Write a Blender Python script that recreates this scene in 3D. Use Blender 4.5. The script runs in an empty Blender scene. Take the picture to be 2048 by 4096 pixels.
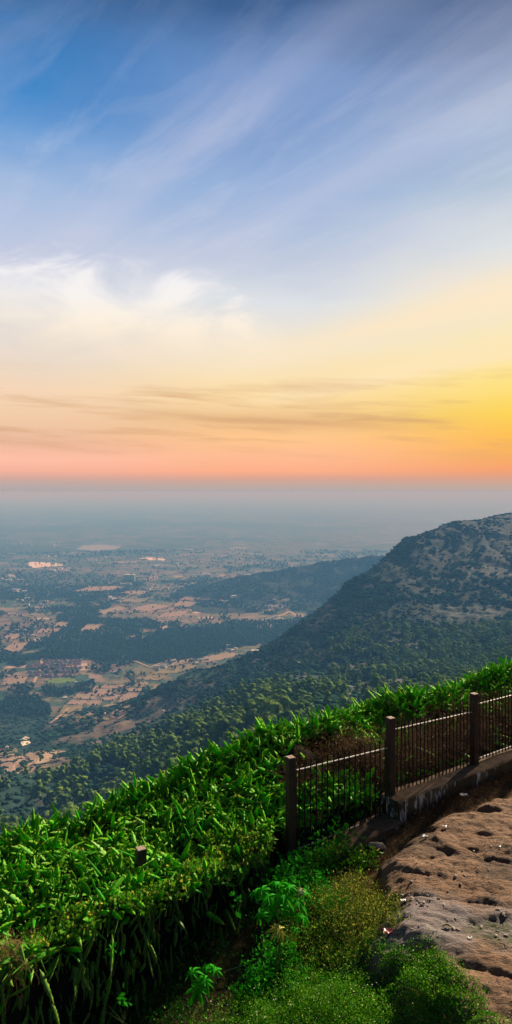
import bpy, math, random
import numpy as np
from mathutils import Vector, Matrix

random.seed(7)
RNG = np.random.default_rng(11)
SC = bpy.context.scene
COL = SC.collection
F, HX, HY = 682.67, 256.0, 492.0          # focal length and principal point of a 512x1024 frame (camera level, at the origin)
PLAIN = -550.0

def at(px, py, Y):
    return ((px - HX) / F * Y, Y, (HY - py) / F * Y)
def on_plain(px, py, z=PLAIN):
    Y = z * F / (HY - py)
    return ((px - HX) / F * Y, Y)

# ------------------------------------------------------------------ noise
def _h(ix, iy, seed):
    n = (ix.astype(np.int64) * 374761393 + iy.astype(np.int64) * 668265263 + seed * 974711) & 0xffffffff
    n = ((n ^ (n >> 13)) * 1274126177) & 0xffffffff
    n = (n ^ (n >> 16)) & 0xffffffff
    return n / 4294967295.0
def vnoise(x, y, seed=0):
    x = np.asarray(x, float); y = np.asarray(y, float)
    ix = np.floor(x); iy = np.floor(y)
    fx = x - ix; fy = y - iy
    fx = fx * fx * fx * (fx * (fx * 6 - 15) + 10); fy = fy * fy * fy * (fy * (fy * 6 - 15) + 10)
    a = _h(ix, iy, seed); b = _h(ix + 1, iy, seed); c = _h(ix, iy + 1, seed); d = _h(ix + 1, iy + 1, seed)
    return (a * (1 - fx) + b * fx) * (1 - fy) + (c * (1 - fx) + d * fx) * fy
def fbm(x, y, octv=4, seed=0, gain=0.5):
    s = 0; a = 1; t = 0
    x = np.asarray(x, float); y = np.asarray(y, float)
    for k in range(octv):
        s = s + a * vnoise(x, y, seed + k * 17); t += a; a *= gain
        x, y = (x * 1.63 - y * 1.21) + 13.7, (x * 1.21 + y * 1.63) + 5.1
    return s / t
def sstep(a, b, x):
    t = np.clip((np.asarray(x, float) - a) / (b - a), 0, 1)
    return t * t * (3 - 2 * t)

# ------------------------------------------------------------------ mesh helpers
def mesh_np(name, V, FA, mat=None, parent=None, smooth=False, col=None, mats=None, midx=None):
    """V (n,3); FA = array (m,k) or list of such arrays; ONE mesh object"""
    V = np.asarray(V, np.float32)
    arrs = [np.asarray(f, np.int32) for f in (FA if isinstance(FA, (list, tuple)) else [FA]) if len(f)]
    nl = sum(a.size for a in arrs); nf = sum(len(a) for a in arrs)
    me = bpy.data.meshes.new(name)
    me.vertices.add(len(V)); me.vertices.foreach_set('co', V.ravel())
    me.loops.add(nl); me.polygons.add(nf)
    me.loops.foreach_set('vertex_index', np.concatenate([a.ravel() for a in arrs]))
    st = []; p = 0
    for a in arrs:
        k = a.shape[1]; st.append(p + np.arange(len(a)) * k); p += a.size
    me.polygons.foreach_set('loop_start', np.concatenate(st).astype(np.int32))
    if col is not None:
        ca = me.color_attributes.new('tint', 'FLOAT_COLOR', 'POINT')
        c = np.ones((len(V), 4), np.float32); c[:, :col.shape[1]] = col
        ca.data.foreach_set('color', c.ravel())
    me.update(calc_edges=True); me.validate()
    if smooth: me.shade_smooth()
    for m in (mats or ([mat] if mat else [])): me.materials.append(m)
    if midx is not None: me.polygons.foreach_set('material_index', np.asarray(midx, np.int32))
    o = bpy.data.objects.new(name, me); COL.objects.link(o)
    if parent: o.parent = parent
    return o

class MB:
    """collects boxes, bars and tubes into one mesh"""
    def __init__(s): s.v = []; s.f = []; s.m = []
    def add(s, vs, fs, mi=0):
        b = len(s.v); s.v += [tuple(v) for v in vs]; s.f += [tuple(b + i for i in f) for f in fs]; s.m += [mi] * len(fs)
    def box(s, c, d, rz=0.0, mi=0, taper=1.0):
        cx, cy, cz = c; a, b, h = d[0] / 2, d[1] / 2, d[2] / 2
        co, si = math.cos(rz), math.sin(rz); vs = []
        for z, k in ((-h, 1), (h, taper)):
            for x, y in ((-a, -b), (a, -b), (a, b), (-a, b)):
                x *= k; y *= k; vs.append((cx + x * co - y * si, cy + x * si + y * co, cz + z))
        s.add(vs, [(3, 2, 1, 0), (4, 5, 6, 7), (0, 1, 5, 4), (1, 2, 6, 5), (2, 3, 7, 6), (3, 0, 4, 7)], mi)
    def tube(s, pts, r, n=6, mi=0):
        pts = [Vector(p) for p in pts]; rr = r if isinstance(r, (list, tuple)) else [r] * len(pts)
        vs = []
        for i, p in enumerate(pts):
            t = (pts[min(i + 1, len(pts) - 1)] - pts[max(i - 1, 0)]).normalized()
            u = t.cross(Vector((0.13, 0.31, 0.94))).normalized(); w = t.cross(u)
            for k in range(n):
                a = 2 * math.pi * k / n; vs.append(p + (u * math.cos(a) + w * math.sin(a)) * rr[i])
        fs = []
        for i in range(len(pts) - 1):
            for k in range(n):
                k2 = (k + 1) % n; fs.append((i * n + k, i * n + k2, (i + 1) * n + k2, (i + 1) * n + k))
        fs.append(tuple(range(n))[::-1]); fs.append(tuple((len(pts) - 1) * n + k for k in range(n)))
        s.add(vs, fs, mi)
    def build(s, name, mat, parent=None, smooth=False, loc=None, bevel=0):
        me = bpy.data.meshes.new(name); me.from_pydata(s.v, [], s.f); me.update()
        for m in (mat if isinstance(mat, (list, tuple)) else [mat]): me.materials.append(m)
        me.polygons.foreach_set('material_index', s.m)
        if smooth: me.shade_smooth()
        o = bpy.data.objects.new(name, me); COL.objects.link(o)
        if parent: o.parent = parent
        if loc: o.location = loc
        if bevel:
            b = o.modifiers.new('bevel', 'BEVEL'); b.width = bevel; b.segments = 2; b.limit_method = 'ANGLE'
        return o

def tag(o, label=None, cat=None, group=None, kind=None):
    if label: o['label'] = label
    if cat: o['category'] = cat
    if group: o['group'] = group
    if kind: o['kind'] = kind
    return o
def empty(name, loc, rz=0.0):
    o = bpy.data.objects.new(name, None); COL.objects.link(o)
    o.location = loc; o.rotation_euler.z = rz; o.empty_display_size = 0.2
    return o

def scatter(protos, idx, R, T, tint=None, tintv=None):
    """merge instances of prototypes (list of (V,F)) : R (n,3,3), T (n,3) -> V, [F..], col"""
    Vs = []; Fs = {}; Cs = []; base = 0
    for k, (pv, pf) in enumerate(protos):
        m = np.nonzero(idx == k)[0]
        if not len(m): continue
        W = np.einsum('nij,vj->nvi', R[m], pv) + T[m][:, None, :]
        n, v = W.shape[:2]
        Vs.append(W.reshape(-1, 3))
        for q in (pf if isinstance(pf, list) else [pf]):
            FF = (q[None] + (np.arange(n) * v)[:, None, None] + base).reshape(-1, q.shape[1])
            Fs.setdefault(q.shape[1], []).append(FF)
        if tint is not None:
            c = np.repeat(tint[m][:, None, :], v, 1)
            if tintv is not None and tintv[k] is not None:
                c = np.concatenate([c, np.repeat(np.broadcast_to(tintv[k], (1, v))[..., None], n, 0)], 2)
            Cs.append(c.reshape(-1, c.shape[-1]))
        base += n * v
    return np.concatenate(Vs), [np.concatenate(f) for f in Fs.values()], (np.concatenate(Cs) if Cs else None)

def rotz(a):
    a = np.asarray(a); c, s = np.cos(a), np.sin(a); z = np.zeros_like(a); o = np.ones_like(a)
    return np.stack([np.stack([c, -s, z], -1), np.stack([s, c, z], -1), np.stack([z, z, o], -1)], -2)
def frame_dir(d, roll):
    """rotation matrices whose local z is d (n,3), spun by roll"""
    d = d / np.linalg.norm(d, axis=1, keepdims=True)
    up = np.tile([0.0, 0.0, 1.0], (len(d), 1)); up[np.abs(d[:, 2]) > 0.95] = (1, 0, 0)
    x = np.cross(up, d); x /= np.linalg.norm(x, axis=1, keepdims=True); y = np.cross(d, x)
    c, s = np.cos(roll)[:, None], np.sin(roll)[:, None]
    return np.stack([x * c + y * s, -x * s + y * c, d], -1)

# ------------------------------------------------------------------ node helpers
class NT:
    def __init__(s, tree): s.t = tree; s.t.nodes.clear()
    def n(s, typ, **kw):
        nd = s.t.nodes.new(typ)
        for k, v in kw.items(): setattr(nd, k, v)
        return nd
    def link(s, a, b): s.t.links.new(a, b)
    def put(s, sock, v):
        if isinstance(v, bpy.types.NodeSocket): s.link(v, sock)
        elif v is not None:
            if isinstance(v, (tuple, list)) and len(v) == 3 and sock.type == 'RGBA': v = (*v, 1)
            sock.default_value = v
    def m(s, op, a, b=None, c=None, clamp=False):
        nd = s.n('ShaderNodeMath', operation=op, use_clamp=clamp)
        for i, v in enumerate((a, b, c)): s.put(nd.inputs[i], v)
        return nd.outputs[0]
    def mix(s, f, a, b, blend='MIX'):
        nd = s.n('ShaderNodeMix', data_type='RGBA', blend_type=blend)
        s.put(nd.inputs[0], f); s.put(nd.inputs[6], a); s.put(nd.inputs[7], b)
        return nd.outputs[2]
    def noise(s, vec, scale, detail=4, rough=0.55, dist=0.0):
        nd = s.n('ShaderNodeTexNoise'); s.put(nd.inputs['Vector'], vec)
        nd.inputs['Scale'].default_value = scale; nd.inputs['Detail'].default_value = detail
        nd.inputs['Roughness'].default_value = rough; nd.inputs['Distortion'].default_value = dist
        return nd.outputs[0]
    def ramp(s, f, stops, interp='LINEAR'):
        nd = s.n('ShaderNodeValToRGB'); s.put(nd.inputs[0], f); cr = nd.color_ramp; cr.interpolation = interp
        while len(cr.elements) > 1: cr.elements.remove(cr.elements[-1])
        for i, (p, c) in enumerate(stops):
            e = cr.elements[0] if i == 0 else cr.elements.new(p)
            e.position = p; e.color = (*c, 1) if isinstance(c, (tuple, list)) else (c, c, c, 1)
        return nd.outputs[0]
    def map(s, f, a, b, c=0.0, d=1.0, smooth=False):
        nd = s.n('ShaderNodeMapRange', clamp=True)
        if smooth: nd.interpolation_type = 'SMOOTHSTEP'
        s.put(nd.inputs[0], f)
        for i, v in enumerate((a, b, c, d)): nd.inputs[i + 1].default_value = v
        return nd.outputs[0]
    def scale(s, vec, k):
        nd = s.n('ShaderNodeMapping'); s.put(nd.inputs[0], vec); nd.inputs['Scale'].default_value = k
        return nd.outputs[0]

def mat(name, fn, rough=0.8, spec=0.3):
    m = bpy.data.materials.new(name); m.use_nodes = True
    t = NT(m.node_tree)
    out = t.n('ShaderNodeOutputMaterial'); b = t.n('ShaderNodeBsdfPrincipled')
    b.inputs['Roughness'].default_value = rough; b.inputs['Specular IOR Level'].default_value = spec
    t.link(b.outputs[0], out.inputs[0])
    fn(t, b, out)
    return m
def bump(t, b, h, strength=0.5, dist=0.02):
    nd = t.n('ShaderNodeBump'); nd.inputs['Strength'].default_value = strength; nd.inputs['Distance'].default_value = dist
    t.put(nd.inputs['Height'], h); t.link(nd.outputs[0], b.inputs['Normal'])
def pos(t): return t.n('ShaderNodeNewGeometry').outputs['Position']
def ocoord(t): return t.n('ShaderNodeTexCoord').outputs['Object']

def plain_mat(name, c, c2=None, sc=3.0, rough=0.8, bmp=0.0, metal=0.0, spec=0.3):
    """two-tone weathered surface"""
    def fn(t, b, out):
        v = ocoord(t)
        n1 = t.noise(v, sc, 5, 0.6)
        col = t.mix(t.map(n1, 0.35, 0.68), c, c2 or tuple(x * 0.7 for x in c))
        t.put(b.inputs['Base Color'], col); b.inputs['Metallic'].default_value = metal
        t.put(b.inputs['Roughness'], t.map(n1, 0.2, 0.8, max(rough - .12, 0.05), min(rough + .12, 1)))
        if bmp: bump(t, b, t.noise(v, sc * 6, 4, 0.6), bmp, 0.01)
    return mat(name, fn, rough, spec)

def leaf_mat(name, c, c2, trans=0.35, rough=0.45, spec=0.4, sc=2.0, edge=None, tint=True):
    """leaves: colour varies by clump and by leaf, thin and let light through"""
    def fn(t, b, out):
        geo = t.n('ShaderNodeNewGeometry')
        n1 = t.noise(geo.outputs['Position'], sc, 3, 0.6)
        f = t.map(n1, 0.3, 0.7)
        if tint:
            at_ = t.n('ShaderNodeAttribute', attribute_name='tint')
            sep = t.n('ShaderNodeSeparateColor'); t.link(at_.outputs['Color'], sep.inputs[0])
            f = t.m('ADD', t.m('MULTIPLY', f, 0.4), t.m('MULTIPLY', sep.outputs[0], 0.6), clamp=True)
        col = t.mix(f, c, c2)
        if edge:
            col = t.mix(t.m('MULTIPLY', sep.outputs[1], 1.0), col, edge)
        t.put(b.inputs['Base Color'], col)
        if trans:
            tr = t.n('ShaderNodeBsdfTranslucent'); t.put(tr.inputs[0], col)
            mx = t.n('ShaderNodeMixShader'); mx.inputs[0].default_value = trans
            t.link(b.outputs[0], mx.inputs[1]); t.link(tr.outputs[0], mx.inputs[2]); t.link(mx.outputs[0], out.inputs[0])
    return mat(name, fn, rough, spec)

# ------------------------------------------------------------------ camera
cd = bpy.data.cameras.new('camera'); cam = bpy.data.objects.new('camera', cd); COL.objects.link(cam)
cam.location = (0, 0, 0); cam.rotation_euler = (math.pi / 2, 0, 0)
cd.sensor_fit = 'VERTICAL'; cd.sensor_height = 36; cd.sensor_width = 24; cd.lens = 24
cd.shift_y = (HY - 512) / 1024.0
cd.clip_start = 0.1; cd.clip_end = 200000
SC.camera = cam
SC.view_settings.view_transform = 'Standard'; SC.view_settings.look = 'None'
SC.view_settings.exposure = 0.8; SC.view_settings.gamma = 1
SC.cycles.volume_bounces = 2; SC.cycles.max_bounces = 6; SC.cycles.diffuse_bounces = 3; SC.cycles.transmission_bounces = 3
SC.cycles.use_denoising = True; SC.cycles.sample_clamp_indirect = 4

# ------------------------------------------------------------------ sun and sky
SUN_AZ, SUN_EL = math.radians(38), math.radians(30)      # azimuth to the right of the view direction
sd = bpy.data.lights.new('sun', 'SUN'); sun = bpy.data.objects.new('sun', sd); COL.objects.link(sun)
sd.energy = 5.0; sd.angle = math.radians(2.0); sd.color = (1.0, 0.83, 0.60)
dv = Vector((math.sin(SUN_AZ) * math.cos(SUN_EL), math.cos(SUN_AZ) * math.cos(SUN_EL), math.sin(SUN_EL)))
sun.rotation_euler = dv.to_track_quat('Z', 'Y').to_euler()

def lin(c):
    return tuple((x / 255 / 12.92) if x / 255 <= 0.04045 else ((x / 255 + 0.055) / 1.055) ** 2.4 for x in c)
def build_world():
    w = bpy.data.worlds.new('World'); SC.world = w; w.use_nodes = True
    t = NT(w.node_tree)
    g = t.n('ShaderNodeTexCoord').outputs['Generated']
    sp = t.n('ShaderNodeSeparateXYZ'); t.link(g, sp.inputs[0]); x, y, z = sp.outputs
    hz = t.m('SQRT', t.m('ADD', t.m('MULTIPLY', x, x), t.m('MULTIPLY', y, y)))
    el = t.m('MULTIPLY', t.m('ARCTAN2', z, hz), 180 / math.pi)      # degrees above the horizon
    az = t.m('MULTIPLY', t.m('ARCTAN2', x, y), 180 / math.pi)       # degrees right of the view direction
    # slow wander so that bands are never ruler straight
    cmb = t.n('ShaderNodeCombineXYZ'); t.link(t.m('MULTIPLY', az, 0.035), cmb.inputs[0]); t.link(t.m('MULTIPLY', el, 0.11), cmb.inputs[1])
    wn = t.noise(cmb.outputs[0], 1.6, 5, 0.55)
    elw = t.m('ADD', el, t.m('MULTIPLY', t.m('SUBTRACT', wn, 0.5), t.map(el, 3, 16, 0.6, 5.0)))
    K = 44.0
    def st(rows): return [(max(0, e) / K, lin(c)) for e, c in rows]
    L = st([(0, (176, 167, 169)), (0.35, (182, 169, 167)), (0.75, (194, 170, 163)), (1.15, (216, 170, 157)), (1.75, (246, 180, 157)), (2.6, (255, 192, 168)), (4.2, (236, 186, 158)), (6.0, (243, 205, 170)), (7.9, (246, 215, 185)),
            (9.5, (236, 216, 196)), (11.5, (224, 214, 208)), (15.5, (208, 211, 223)), (19, (190, 200, 225)), (22.5, (168, 190, 224)), (26, (112, 160, 214)), (29, (72, 138, 202)), (32, (50, 123, 188)), (36, (48, 92, 142)), (44, (38, 75, 125))])
    M = st([(0, (178, 168, 168)), (0.35, (186, 170, 164)), (0.75, (200, 169, 156)), (1.15, (220, 166, 146)), (1.75, (254, 177, 138)), (2.9, (255, 188, 146)), (4.6, (255, 200, 142)), (6.0, (238, 192, 138)), (7.9, (252, 220, 165)),
            (9.5, (252, 226, 178)), (11.5, (246, 230, 202)), (15.5, (222, 226, 230)), (19, (190, 201, 222)), (23.2, (150, 178, 218)), (26, (135, 166, 212)), (31, (112, 146, 198)), (36, (62, 98, 146)), (44, (45, 80, 130))])
    Rr = st([(0, (182, 169, 166)), (0.35, (194, 169, 156)), (0.75, (206, 167, 146)), (1.15, (222, 162, 132)), (1.75, (245, 161, 108)), (2.9, (252, 178, 88)), (4.6, (255, 192, 76)), (6.2, (255, 216, 82)), (7.9, (255, 226, 122)),
            (9.5, (255, 230, 148)), (11.5, (253, 232, 176)), (15.5, (250, 234, 204)), (19, (228, 230, 228)), (23.2, (184, 200, 216)), (26, (166, 186, 212)), (31, (134, 152, 186)), (36, (72, 92, 130)), (44, (55, 80, 120))])
    e01 = t.m('DIVIDE', elw, K); e_raw = t.m('DIVIDE', el, K)
    # below ~3 degrees the layers are level, above they wander
    e01 = t.n('ShaderNodeMix'); e01.data_type = 'FLOAT'; t.put(e01.inputs[0], t.map(el, 1.0, 3.5)); t.put(e01.inputs[2], e_raw); t.put(e01.inputs[3], t.m('DIVIDE', elw, K))
    e01 = e01.outputs[0]
    cl, cm, cr = t.ramp(e01, L), t.ramp(e01, M), t.ramp(e01, Rr)
    sky = t.mix(t.map(az, -20, 1, smooth=True), cl, cm)
    sky = t.mix(t.map(az, 2, 25, smooth=True), sky, cr)
    # cirrus sheet: noise on a level plane, streaks running towards azimuth -36
    zz = t.m('MAXIMUM', z, 0.03)
    pxx = t.m('DIVIDE', x, zz); pyy = t.m('DIVIDE', y, zz)
    q = t.m('ADD', t.m('MULTIPLY', pxx, 0.809), t.m('MULTIPLY', pyy, 0.588))
    al = t.m('ADD', t.m('MULTIPLY', pxx, -0.588), t.m('MULTIPLY', pyy, 0.809))
    c2 = t.n('ShaderNodeCombineXYZ'); t.link(t.m('MULTIPLY', q, 1.0), c2.inputs[0]); t.link(t.m('MULTIPLY', al, 0.17), c2.inputs[1])
    sn = t.noise(c2.outputs[0], 2.6, 7, 0.58, 0.35)
    qq = t.m('ADD', q, t.m('MULTIPLY', t.m('SUBTRACT', sn, 0.5), 0.42))
    def band(c, wd): 
        d = t.m('DIVIDE', t.m('SUBTRACT', qq, c), wd); return t.m('EXPONENT', t.m('MULTIPLY', t.m('MULTIPLY', d, d), -1.0))
    fade = t.map(al, 0.6, 1.6)
    b = t.m('ADD', t.m('MULTIPLY', band(0.99, 0.10), 0.30), t.m('MULTIPLY', band(1.52, 0.13), 0.34))
    b = t.m('ADD', b, t.m('MULTIPLY', t.map(sn, 0.42, 0.80), 0.17))
    b = t.m('MULTIPLY', t.m('MULTIPLY', b, t.map(el, 13, 20)), t.map(el, 28, 37, 1, .35))
    sky = t.mix(b, sky, lin((206, 208, 228)))
    c6 = t.n('ShaderNodeCombineXYZ'); t.link(t.m('MULTIPLY', q, 4.0), c6.inputs[0]); t.link(t.m('MULTIPLY', al, 0.9), c6.inputs[1])
    fn_ = t.noise(c6.outputs[0], 1.7, 8, 0.62, 0.5)
    sky = t.mix(t.m('MULTIPLY', t.m('MULTIPLY', t.map(fn_, 0.48, 0.80), t.map(el, 10, 16)), t.map(el, 26, 36, .24, .08)), sky, lin((226, 224, 236)))
    # warm veil lower on the right
    b3 = t.m('MULTIPLY', t.m('ADD', band(3.05, 0.28), t.m('MULTIPLY', band(4.4, 0.4), 0.7)), t.m('MULTIPLY', t.map(az, -6, 10), 0.75))
    sky = t.mix(b3, sky, lin((255, 232, 196)))
    # puffy bright cloud low on the left
    c3 = t.n('ShaderNodeCombineXYZ'); t.link(t.m('MULTIPLY', az, 0.055), c3.inputs[0]); t.link(t.m('MULTIPLY', el, 0.105), c3.inputs[1])
    pn = t.noise(c3.outputs[0], 2.3, 9, 0.58, 0.7)
    top = t.m('SUBTRACT', t.m('ADD', 18.3, t.m('MULTIPLY', t.m('SUBTRACT', pn, 0.5), 13)), t.m('MULTIPLY', t.m('MAXIMUM', t.m('ADD', az, 9), 0), 0.42))
    ins = t.map(t.m('SUBTRACT', top, el), -1.2, 2.2, smooth=True)
    msk = t.m('MULTIPLY', t.m('MULTIPLY', ins, t.map(az, -1, 4, 1, 0)), t.map(el, 9, 14))
    msk = t.m('MULTIPLY', msk, t.map(pn, 0.32, 0.60, 0.25, 1.0))
    sky = t.mix(msk, sky, t.ramp(t.m('DIVIDE', el, K), [(0.2, lin((250, 226, 198))), (0.30, lin((255, 240, 218))), (0.36, lin((247, 243, 240))), (0.44, lin((240, 240, 246)))]))
    # dusky brown bars above the sunset glow
    c4 = t.n('ShaderNodeCombineXYZ'); t.link(t.m('MULTIPLY', az, 0.035), c4.inputs[0]); t.link(t.m('MULTIPLY', t.m('ADD', el, t.m('MULTIPLY', az, 0.045)), 0.42), c4.inputs[1])
    bn = t.noise(c4.outputs[0], 2.1, 6, 0.55, 0.3)
    bar = t.m('MULTIPLY', t.map(bn, 0.50, 0.72), t.m('MULTIPLY', t.map(el, 2.0, 4.5), t.map(el, 7.5, 10.5, 1, 0)))
    sky = t.mix(t.m('MULTIPLY', bar, 0.75), sky, lin((208, 160, 118)))
    d5 = t.m('DIVIDE', t.m('SUBTRACT', t.m('ADD', el, t.m('MULTIPLY', az, 0.06)), t.m('ADD', 6.1, t.m('MULTIPLY', t.m('SUBTRACT', bn, 0.5), 1.6))), 0.38)
    bar2 = t.m('MULTIPLY', t.m('EXPONENT', t.m('MULTIPLY', t.m('MULTIPLY', d5, d5), -1.0)), t.m('MULTIPLY', t.map(az, -14, -2), t.map(az, 4, 16, 1, 0)))
    sky = t.mix(t.m('MULTIPLY', bar2, 0.5), sky, lin((206, 158, 116)))
    # physical sky for the rest of the dome
    ns = t.n('ShaderNodeTexSky'); ns.sky_type = 'NISHITA'; ns.sun_disc = False
    ns.sun_elevation = SUN_EL; ns.sun_rotation = SUN_AZ; ns.altitude = 1400; ns.dust_density = 2.0
    nis = t.mix(1.0, ns.outputs[0], (0.04, 0.04, 0.04), 'MULTIPLY')
    away = t.m('MAXIMUM', t.map(el, 38, 55, smooth=True), t.map(t.m('ABSOLUTE', az), 60, 110, smooth=True))
    sky = t.mix(away, sky, nis)
    sky = t.mix(t.map(el, -3.0, -0.5), lin((70, 72, 70)), sky)
    bg = t.n('ShaderNodeBackground'); t.put(bg.inputs[0], sky); bg.inputs[1].default_value = 0.574
    o = t.n('ShaderNodeOutputWorld'); t.link(bg.outputs[0], o.inputs[0])
    w.cycles.sampling_method = 'MANUAL'; w.cycles.sample_map_resolution = 1024
build_world()

# ------------------------------------------------------------------ haze
def build_haze():
    m = bpy.data.materials.new('haze'); m.use_nodes = True; t = NT(m.node_tree)
    o = t.n('ShaderNodeOutputMaterial'); v = t.n('ShaderNodeVolumePrincipled')
    v.inputs['Color'].default_value = (0.125, 0.34, 0.70, 1); v.inputs['Absorption Color'].default_value = (0.78, 0.34, 0.0, 1); v.inputs['Density'].default_value = 1.8e-4; v.inputs['Anisotropy'].default_value = 0.0
    t.link(v.outputs[0], o.inputs['Volume'])
    b = MB(); top, bot = 4.0, PLAIN - 32; W = 90000
    b.box((0, 0, (top + bot) / 2), (2 * W, 2 * W, top - bot))
    tag(b.build('haze', m), 'pale blue haze lying over the plain and the hills', 'haze', kind='stuff')
build_haze()
# ================================================================== LAND
def polar(az0, az1, rs):
    A, Rg = np.meshgrid(az0, rs)           # rows: radius
    return A, Rg
def grid_faces(nr, nc):
    i = np.arange((nr - 1) * (nc - 1)); r = i // (nc - 1); c = i % (nc - 1)
    a = r * nc + c
    return np.stack([a, a + 1, a + nc + 1, a + nc], 1)

# ---- the hill country in front of the plain: measured heights, smoothly joined
_cp = []
def C(px, *rows):
    for py, Y in rows: _cp.append(at(px, py, Y))
def Cz(px, *rows):
    for z, Y in rows: _cp.append(((px - HX) / F * Y, Y, z))
for px, a, b_, c in ((-520, -17, -82, -175), (-250, -17, -80, -170), (0, -17, -78, -165), (128, -16.5, -70, -150), (256, -16, -62, -122), (384, -15.5, -60, -108), (512, -15, -58, -100), (760, -15, -55, -95), (1100, -15, -55, -95)):
    Cz(px, (a, 22), (a * 1.75, 32), (b_, 100), (c, 260))
C(-520, (850, 480), (800, 700), (765, 1000), (740, 1400)); Cz(-520, (-575, 2200))
C(-250, (850, 480), (800, 660), (765, 950), (745, 1250), (720, 1600)); Cz(-250, (-580, 2100))
C(-120, (850, 480), (800, 650), (770, 900), (752, 1200), (728, 1500)); Cz(-120, (-580, 2000))
C(0, (850, 480), (800, 640), (780, 760), (765, 950), (755, 1200), (730, 1490)); Cz(0, (-560, 1750), (-620, 2200))
C(60, (840, 500), (800, 620), (775, 760), (755, 950), (745, 1150), (725, 1430)); Cz(60, (-562, 1750), (-620, 2200))
C(128, (815, 500), (780, 620), (750, 780), (735, 950), (722, 1200), (708, 1430), (700, 1620)); Cz(128, (-590, 1900), (-650, 2300))
C(190, (780, 500), (745, 620), (722, 780), (708, 1000), (692, 1250), (675, 1500)); Cz(190, (-565, 1850), (-650, 2300))
C(256, (742, 520), (720, 620), (700, 780), (680, 1050), (660, 1330), (647, 1480)); Cz(256, (-470, 1780), (-580, 2100), (-680, 2500))
C(300, (722, 560), (705, 680), (690, 820), (665, 1150), (640, 1370), (619, 1540)); Cz(300, (-430, 1850), (-600, 2300), (-700, 2800))
C(350, (705, 650), (690, 850), (680, 920), (665, 1100), (640, 1250), (600, 1520), (579, 1640)); Cz(350, (-360, 1950), (-590, 2500), (-700, 3000))
C(400, (700, 700), (688, 860), (680, 920), (665, 1050), (640, 1200), (600, 1450), (560, 1700), (541, 1830)); Cz(400, (-300, 2200), (-590, 2900), (-700, 3400))
C(450, (690, 830), (660, 1050), (640, 1200), (600, 1450), (560, 1700), (522, 2000)); Cz(450, (-230, 2450), (-600, 3300))
C(512, (665, 880), (640, 1150), (620, 1300), (580, 1550), (540, 1850), (513, 2150)); Cz(512, (-200, 2700), (-600, 3600))
C(600, (650, 900), (620, 1250), (580, 1500), (540, 1850), (507, 2250)); Cz(600, (-180, 2900), (-600, 3900))
C(760, (645, 900), (610, 1250), (560, 1600), (520, 2000), (505, 2350)); Cz(760, (-180, 3000), (-600, 4000))
C(1100, (645, 900), (600, 1400), (520, 2000), (508, 2400)); Cz(1100, (-200, 3000), (-600, 4000))
_cp = np.array(_cp)
def _lp(x, y):
    return np.stack([np.arctan2(x, y) * 3.2, np.log(np.hypot(x, y)) * 1.6], -1)
def _tps(r2): return 0.5 * r2 * np.log(r2 + 1e-9)
def _fit():
    P = _lp(_cp[:, 0], _cp[:, 1]); n = len(P)
    D = ((P[:, None] - P[None]) ** 2).sum(-1)
    A = np.zeros((n + 3, n + 3)); A[:n, :n] = _tps(D) + np.eye(n) * 2e-3
    A[:n, n] = 1; A[:n, n + 1:] = P; A[n, :n] = 1; A[n + 1:, :n] = P.T
    return P, np.linalg.solve(A, np.concatenate([_cp[:, 2], np.zeros(3)]))
_P, _W = _fit()
def hill_z(x, y, detail=True):
    x = np.asarray(x, float); y = np.asarray(y, float); sh = x.shape
    Q = _lp(x.ravel(), y.ravel()); out = np.empty(len(Q))
    for i in range(0, len(Q), 40000):
        q = Q[i:i + 40000]
        D = ((q[:, None, 0] - _P[None, :, 0]) ** 2 + (q[:, None, 1] - _P[None, :, 1]) ** 2)
        out[i:i + 40000] = _tps(D) @ _W[:-3] + _W[-3] + q @ _W[-2:]
    z = out.reshape(sh)
    if detail:
        r = np.hypot(x, y); k = sstep(60, 600, r)
        z = z + k * ((fbm(x / 230, y / 230, 5, 3) - 0.5) * 26 + (fbm(x / 40, y / 40, 3, 9) - 0.5) * 7)
        g = fbm(x / 150 + 4, y / 300, 3, 21); z = z - k * 7 * np.clip(1 - np.abs(g - 0.5) * 9, 0, 1)   # gullies
    return z
_FHX = [-1200, -420, -330, -225, -90, 130, 240, 400, 620, 900, 1300, 1900]
_FHH = [0, 0, 12, 50, 92, 120, 136, 172, 198, 205, 190, 60]
def far_z(x, y):
    x = np.asarray(x, float); y = np.asarray(y, float)
    h = np.interp(x, _FHX, _FHH); cy = 3700 + 60 * np.sin(x / 210)
    d = np.where(y < cy, (cy - y) / 640, (y - cy) / 800)
    prof = np.clip(1 - d, 0, 1) ** 1.15
    n = (fbm(x / 130, y / 130, 5, 31) - 0.5)
    return PLAIN - 6 + (h + 6) * prof + n * 46 * sstep(0, 60, h * prof) * (0.35 + 0.65 * np.clip(d * 2, 0, 1)) + (fbm(x / 34, y / 34, 3, 5) - 0.5) * 7
def land_z(x, y):
    return np.maximum(np.maximum(PLAIN, hill_z(x, y)), far_z(x, y))
_ts = np.exp(np.linspace(np.log(350), np.log(9000), 900))
def hit(px, py):
    """first land point seen through this pixel"""
    X = (px - HX) / F * _ts; Z = (HY - py) / F * _ts
    below = Z <= land_z(X, _ts)
    i = int(np.argmax(below)) if below.any() else len(_ts) - 1
    return float(X[i]), float(_ts[i]), float(land_z(X[i:i + 1], _ts[i:i + 1])[0])

def proj(x, y, z):
    return HX + x / y * F, HY - z / y * F

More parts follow.
